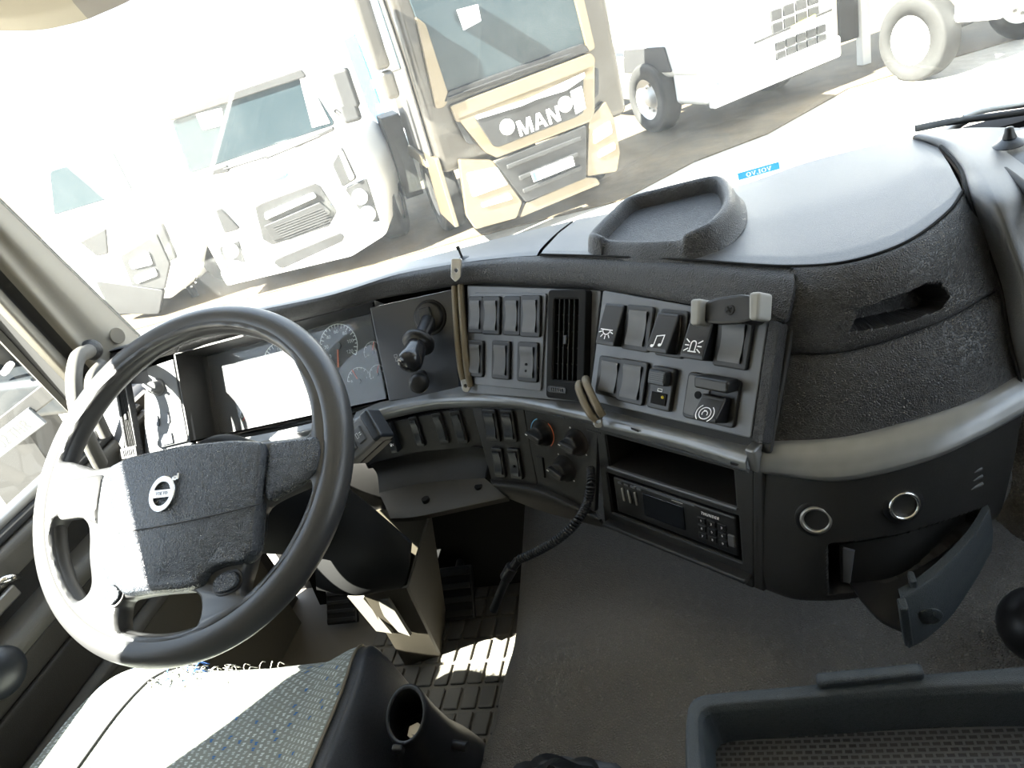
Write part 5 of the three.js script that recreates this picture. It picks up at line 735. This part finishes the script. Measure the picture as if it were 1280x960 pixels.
{ // the white truck in front of the driver
  const t = truck('white truck with a wide eight sided grille and a paper sheet in its windscreen', [-6.056,-1.4,-7.320],17), W = 2.02;
  const cab = [[-.183,.88], [-.008,1.577], [.025,2.257], [.187,2.407], [1.714,2.496], [1.839,2.347], [1.889,1.675], [2.1,1.11], [2.11,.768], [1.997,.353], [1.501,.236], [-.145,.263]];
  prism(t, 'cab', cab, -2.0, 1.96, pm.white, .08, .04);
  prism(t, 'windscreen', [[.02,1.636], [.085,2.224], [1.704,2.29], [1.849,1.722]], -.045, .02, pm.pane, .05); prism(t, 'sun_blind', [[.068,2.228], [.078,2.305], [1.698,2.368], [1.726,2.276]], -.04, .05, pm.grey);
  prism(t, 'paper_sheet', [[.385,2.224], [.688,2.214], [.645,2.04], [.386,2.046]], -.02, .004, pm.paper, .01, 0); prism(t, 'side_blind', [[1.644,2.281], [1.732,2.266], [1.795,1.754], [1.584,1.756]], -.022, .004, pm.paper, .01, 0);
  prism(t, 'wiper_cowl', [[.188,1.61], [.492,1.623], [.484,1.541], [.246,1.566]], -.04, .05, pm.grey); prism(t, 'wiper_cowl', [[1.305,1.639], [1.817,1.712], [1.819,1.667], [1.326,1.597]], -.04, .05, pm.grey); for (const [p, q] of [[[.434,1.583], [.983,1.595]], [[.946,1.577], [1.639,1.651]]]) part(t, 'wiper', rod([...p, .0], [...q, .0], .014, 8), pm.dark);
  prism(t, 'grille', [[.591,1.086], [.683,1.111], [1.38,1.168], [1.429,1.116], [1.51,.779], [1.354,.639], [.604,.595], [.52,.69]], -.035, .03, pm.grey, .02); prism(t, 'grille_mesh', [[.61,.85], [1.363,.948], [1.449,.806], [1.322,.689], [.646,.645]], -.01, .03, pm.mesh, .02); prism(t, 'grille_bar', [[.682,.992], [1.332,1.074], [1.348,1.011], [.669,.915]], -.01, .05, pm.white, .02);
  for (let i = 0; i < 9; i++) { const p = [.654,.808], q = [1.418,.884], m = part(t, 'grille_rib', rbox(.66, .008, .01, .003, 1), pm.dark); m.position.set((p[0] + q[0]) / 2 + i * .012, (p[1] + q[1]) / 2 - .01 - i * .028, .022); m.rotation.z = Math.atan2(q[1] - p[1], q[0] - p[0]); }
  prism(t, 'lower_intake', [[.538,.391], [.586,.431], [1.459,.539], [1.501,.487], [1.458,.426], [.6,.288]], -.005, .03, pm.mesh, .05);
  for (const [s, c] of [[[[1.69,1.017], [1.985,1.064], [1.965,.526], [1.814,.587]], [[1.839,.88], [1.862,.665]]], [[[-.027,.745], [.238,.756], [.184,.401], [-.087,.367]], [[.104,.667], [.084,.439]]]]) { prism(t, 'lamp_panel', s, -.035, .03, pm.grey); for (const q of c) roundlamp(t, q, .085); }
  prism(t, 'corner_deflector', [[1.658,1.322], [1.835,1.48], [1.877,1.093], [1.679,1.04]], -.035, .05, pm.grey); prism(t, 'corner_deflector', [[.135,1.179], [.206,1.18], [.319,.888], [.119,.881]], -.035, .05, pm.grey); prism(t, 'deflector_vane', [[1.786,1.428], [1.831,1.444], [1.862,1.106], [1.799,1.095]], .0, .05, pm.white);
  prism(t, 'bumper', [[-.136,.26], [-.145,.448], [.356,.504], [1.523,.573], [1.999,.537], [2.023,.459], [1.968,.361], [1.493,.217]], -.05, .06, pm.white, .04); prism(t, 'fog_lamp', [[1.691,.332], [1.791,.409], [1.992,.457], [1.959,.363]], .0, .02, pm.amber);
  part(t, 'emblem', (() => { const g = knobGeo([[0, .015], [.09, .012], [.1, 0]], 24); g.scale(1, .45, 1); return g; })(), pm.blue).position.set(...[1.013,1.343], -.03);
  part(t, 'wing_mirror', rbox(.20, .42, .12, .04), pm.grey).position.set(...[2.117,2.054], .10); part(t, 'wing_mirror', rbox(.20, .22, .12, .04), pm.grey).position.set(...[2.086,1.819], .10); part(t, 'mirror_arm', rod([...[1.89,1.853], -.1], [...[2.033,1.727], .08], .02), pm.dark);
  wheelAt(t, .12, .5, -1.2, .5, .3); wheelAt(t, W - .1, .5, -1.2, .5, .3); part(t, 'chassis', placed(box(.9, .3, 2), W / 2, .7, -2.2), pm.dark); 
}
{ // white truck on the right, seen from its corner
  const t = truck('white truck with three rows of dark grille openings and a yellow stripe', [-0.434,-1.4,-11.112],39), W = 2.35;
  part(t, 'cab', placed(rbox(W, 2.9, 2.0, .12), W / 2, 2.25, -1.05), pm.white); part(t, 'lower_body', placed(rbox(W - .06, .6, .75, .08), W / 2, .72, -.42), pm.white);
  for (const [p, q, h, n] of [[[1.201,1.196], [2.077,1.246], .34, 4], [[1.245,.806], [2.182,.838], .26, 5], [[1.269,.484], [2.162,.537], .24, 4]]) for (let k = 0; k < n; k++) for (let j = 0; j < 2; j++) { const m = part(t, 'grille_opening', rbox((q[0] - p[0]) / n * .86, h * .42, .04, .015), pm.mesh); m.position.set(p[0] + (q[0] - p[0]) * (k + .5) / n, p[1] + (q[1] - p[1]) * (k + .5) / n - (j - .5) * h * .5, .0); }
  prism(t, 'bumper', [[.052,.373], [.095,.653], [2.371,.745], [2.37,.458]], -.03, .10, pm.white, .05); { const p = [1.57,1.06], q = [1.92,1.097], m = part(t, 'yellow_stripe', rbox(.45, .05, .02, .005), pm.yellow); m.position.set((p[0] + q[0]) / 2, (p[1] + q[1]) / 2, .03); m.rotation.z = Math.atan2(q[1] - p[1], q[0] - p[0]); }
  { const p = [.889,1.028], q = [2.274,1.114], m = part(t, 'dark_trim_line', rbox(Math.hypot(q[0] - p[0], q[1] - p[1]), .035, .03, .008), pm.grey); m.position.set((p[0] + q[0]) / 2, (p[1] + q[1]) / 2, .02); m.rotation.z = Math.atan2(q[1] - p[1], q[0] - p[0]); }
  prism(t, 'headlamp', [[.22,.852], [.633,.865], [.668,.598], [.253,.608]], -.02, .04, pm.lamp);
  wheelAt(t, .05, .52, -1.35, .52, .32); wheelAt(t, W - .1, .52, -1.35, .52, .32); part(t, 'side_tank', (() => { const g = rod([0, 0, 0], [0, 0, -1.1], .33, 24); return g; })(), pm.tank).position.set(.25, .75, -2.3); part(t, 'chassis', placed(box(.9, .3, 5), W / 2, .7, -3.6), pm.dark); wheelAt(t, .2, .52, -4.4, .52, .5);
  sideprism(t, 'wheel_arch', [[-.7, .9], [-.8, 1.25], [-1.9, 1.25], [-2.0, .9]], 0, .03, pm.grey); sideprism(t, 'yellow_stripe', [[-2.0, 1.35], [-2.0, 1.42], [-2.9, 1.42], [-2.9, 1.35]], 0, .02, pm.yellow);
}
{ // white truck at the left edge
  const t = truck('faded white truck beside the pillar with a dark side window and square lamps', [-8.227,-1.4,-7.136],4);
  prism(t, 'cab', [[-.672,.475], [.034,1.879], [.555,2.26], [1.743,2.188], [1.712,1.339], [1.513,.652], [1.179,.212]], -2, 1.97, pm.white, .1, .04);
  prism(t, 'windscreen', [[.134,1.552], [.407,2.05], [1.389,2.08], [1.386,1.603]], -.04, .02, pm.pane, .05); prism(t, 'air_intake', [[.286,1.173], [.761,1.261], [.601,.951], [.423,.952]], -.04, .03, pm.mesh); prism(t, 'lamp_panel', [[.77,.898], [1.426,1.07], [1.403,.672], [1.141,.366], [.708,.489]], -.04, .04, pm.grey);
  prism(t, 'headlamp', [[.869,.814], [1.206,.881], [1.181,.713], [.854,.708]], -.0, .03, pm.lamp); prism(t, 'headlamp', [[.822,.614], [1.18,.67], [1.167,.562], [.813,.515]], .0, .03, pm.lamp);
  prism(t, 'side_panel', [[1.47,1.185], [1.587,1.182], [1.556,.73], [1.447,.707]], -.02, .05, pm.grey); prism(t, 'bumper', [[.236,.664], [.72,.509], [1.141,.366], [.903,.063], [.193,.184]], -.04, .06, pm.mesh, .05);
  wheelAt(t, 1.4, .5, -1.2, .5, .3); part(t, 'chassis', placed(box(.9, .3, 4), .7, .7, -3), pm.dark); wheelAt(t, .15, .5, -1.2, .5, .3);
  const c = thing('wheel_ring', 'bright chrome ring lying against the wheel of the faded truck', 'ring'); yard(c, [-7.201,-1.02,-7.737], 10); part(c, 'ring', new THREE.TorusGeometry(.17, .028, 12, 40), mt.chrome); part(c, 'backing', (() => { const g = knobGeo([[0, -.02], [.165, -.02], [.165, -.06], [0, -.06]], 30); return g; })(), pm.mesh);
  for (let i = 0; i < 14; i++) { const a = i / 14 * Math.PI * 2; part(c, 'ring_nut', boxUV(new THREE.SphereGeometry(.022, 8, 6)), mt.chrome).position.set(Math.cos(a) * .21, Math.sin(a) * .21, .0); }
  part(c, 'support', rod([0, -.17, -.03], [0, -.40, -.06], .05), pm.tyre);
}
{ // truck nose at the top right corner, its wheel turned towards the cab
  const t = truck('white truck nose with a large bare wheel at the far side of the yard', [2.573,-1.4,-11.887],39);
  wheelAt(t, .0, .55, -.3, .55, .34, pm.white); part(t, 'cab', placed(rbox(2.3, 2.6, 2.0, .12), 1.1, 2.55, -.9), pm.white); prism(t, 'bumper', [[.064,1.075], [.033,.694], [.701,.564], [1.148,.664], [1.158,.911]], .2, .15, pm.white, .05); part(t, 'mudguard', placed(rbox(.5, .1, 1.2, .04), .1, 1.25, -.3), pm.white); part(t, 'axle', rod([.1, .55, -.3], [2, .55, -.3], .08), pm.dark); wheelAt(t, 2.1, .55, -.3, .55, .34, pm.white);
  const q = thing('gate_post', 'weathered grey post with a panel between the white trucks', 'post'); yard(q, [1.824,-1.4,-13.882], 30); part(q, 'post', placed(rbox(.16, 3.2, .16, .02), .12, 1.6, 0), pm.tank); part(q, 'panel', placed(rbox(.34, 2.6, .08, .02), -.15, 1.75, 0), pm.grey);
}
{ // blue curtain trailer and a white cab between the two middle trucks
  const t = truck('blue and white trailer standing behind the gap between the middle trucks', [-7.400,-1.4,-17.000],20); const O = (p) => p;
  prism(t, 'blue_curtain', [[-.96,.513], [-.96,1.176], [-.989,2.408], [-.703,2.468], [-.662,1.632], [-.641,.575]], -.1, .2, pm.blue, .02); prism(t, 'white_cab', [[-2.342,1], [-1.907,2.481], [-.955,2.501], [-.906,.61], [-1.654,.627]], -2.4, 2.2, pm.white, .08); prism(t, 'trailer_wall', [[-.641,.575], [-.669,2.459], [.721,2.463], [.457,.426]], -2.4, 2.2, pm.white, .04);
  prism(t, 'underframe', [[-1.649,.531], [-.689,.551], [.248,.39], [.048,-1.211], [-1.587,-.855], [-1.729,-.119]], -1.4, 1.2, pm.dark, .05); wheelAt(t, 1.6, .5, -.3, .5, .3); for (const q of [[-.619,1.372], [-.691,.83]]) part(t, 'reflector', rbox(.12, .2, .03, .01), pm.paper).position.set(q[0], q[1], .12);
}
{ // truck seen through the driver's side window: bumper beam, tyre and number plate
  const t = thing('parked_vehicle', 'dark vehicle with a white number plate close outside the side window', 'vehicle'); const O = [-3.924,-.187,-2.635]; yard(t, O, 12);
  const L = (p, z = 0) => p;
  const beam = part(t, 'bumper_beam', rbox(2.2, .26, .35, .05), M('grey blue bumper', .014, .017, .02, .45)); beam.position.set(-.75, .05, -.4); beam.rotation.z = -.10; part(t, 'bumper_end', rbox(.30, .24, .30, .06), pm.grey).position.set(.42, -.24, -.36);
  const pl = part(t, 'number_plate', rbox(.60, .125, .02, .006), M('dusty number plate', .05, .055, .06, .6)); pl.position.set(-.13, -.12, .02); pl.rotation.z = .36; { const p = printed(pl, 'plate_number', .56, .10, 256, (x, W2, H2) => { x.fillStyle = '#333'; x.font = '40px sans-serif'; x.textAlign = 'center'; x.textBaseline = 'middle'; x.fillText('HD-02 THR', W2 / 2, H2 / 2); }); p.position.z = .0108; } const pb = part(t, 'plate_holder', rbox(.78, .10, .03, .01), pm.dark); pb.position.set(-.05, -.02, .0); pb.rotation.z = .36;
  for (let i = 0; i < 5; i++) { const b = part(t, 'tyre_block', rbox(.9, .09, .2, .02), pm.tyre); b.position.set(-.62 + i * .05, .25 + i * .13, -.45); b.rotation.z = .4; } part(t, 'tyre', placed(rbox(1.4, .9, .4, .2), -.6, .5, -.7), pm.tyre);
  for (const [x, y, l] of [[-.20, .34, .26], [-.06, .22, .10], [-.42, .62, .2]]) { const b = part(t, 'white_strip', rbox(l, .035, .05, .015), pm.paper); b.position.set(x, y, -.2); b.rotation.z = .55; }
  part(t, 'leg', placed(box(.5, 2.2, .3), -.7, -1.2, -.6), pm.dark);
}
renderer.render(scene, camera);
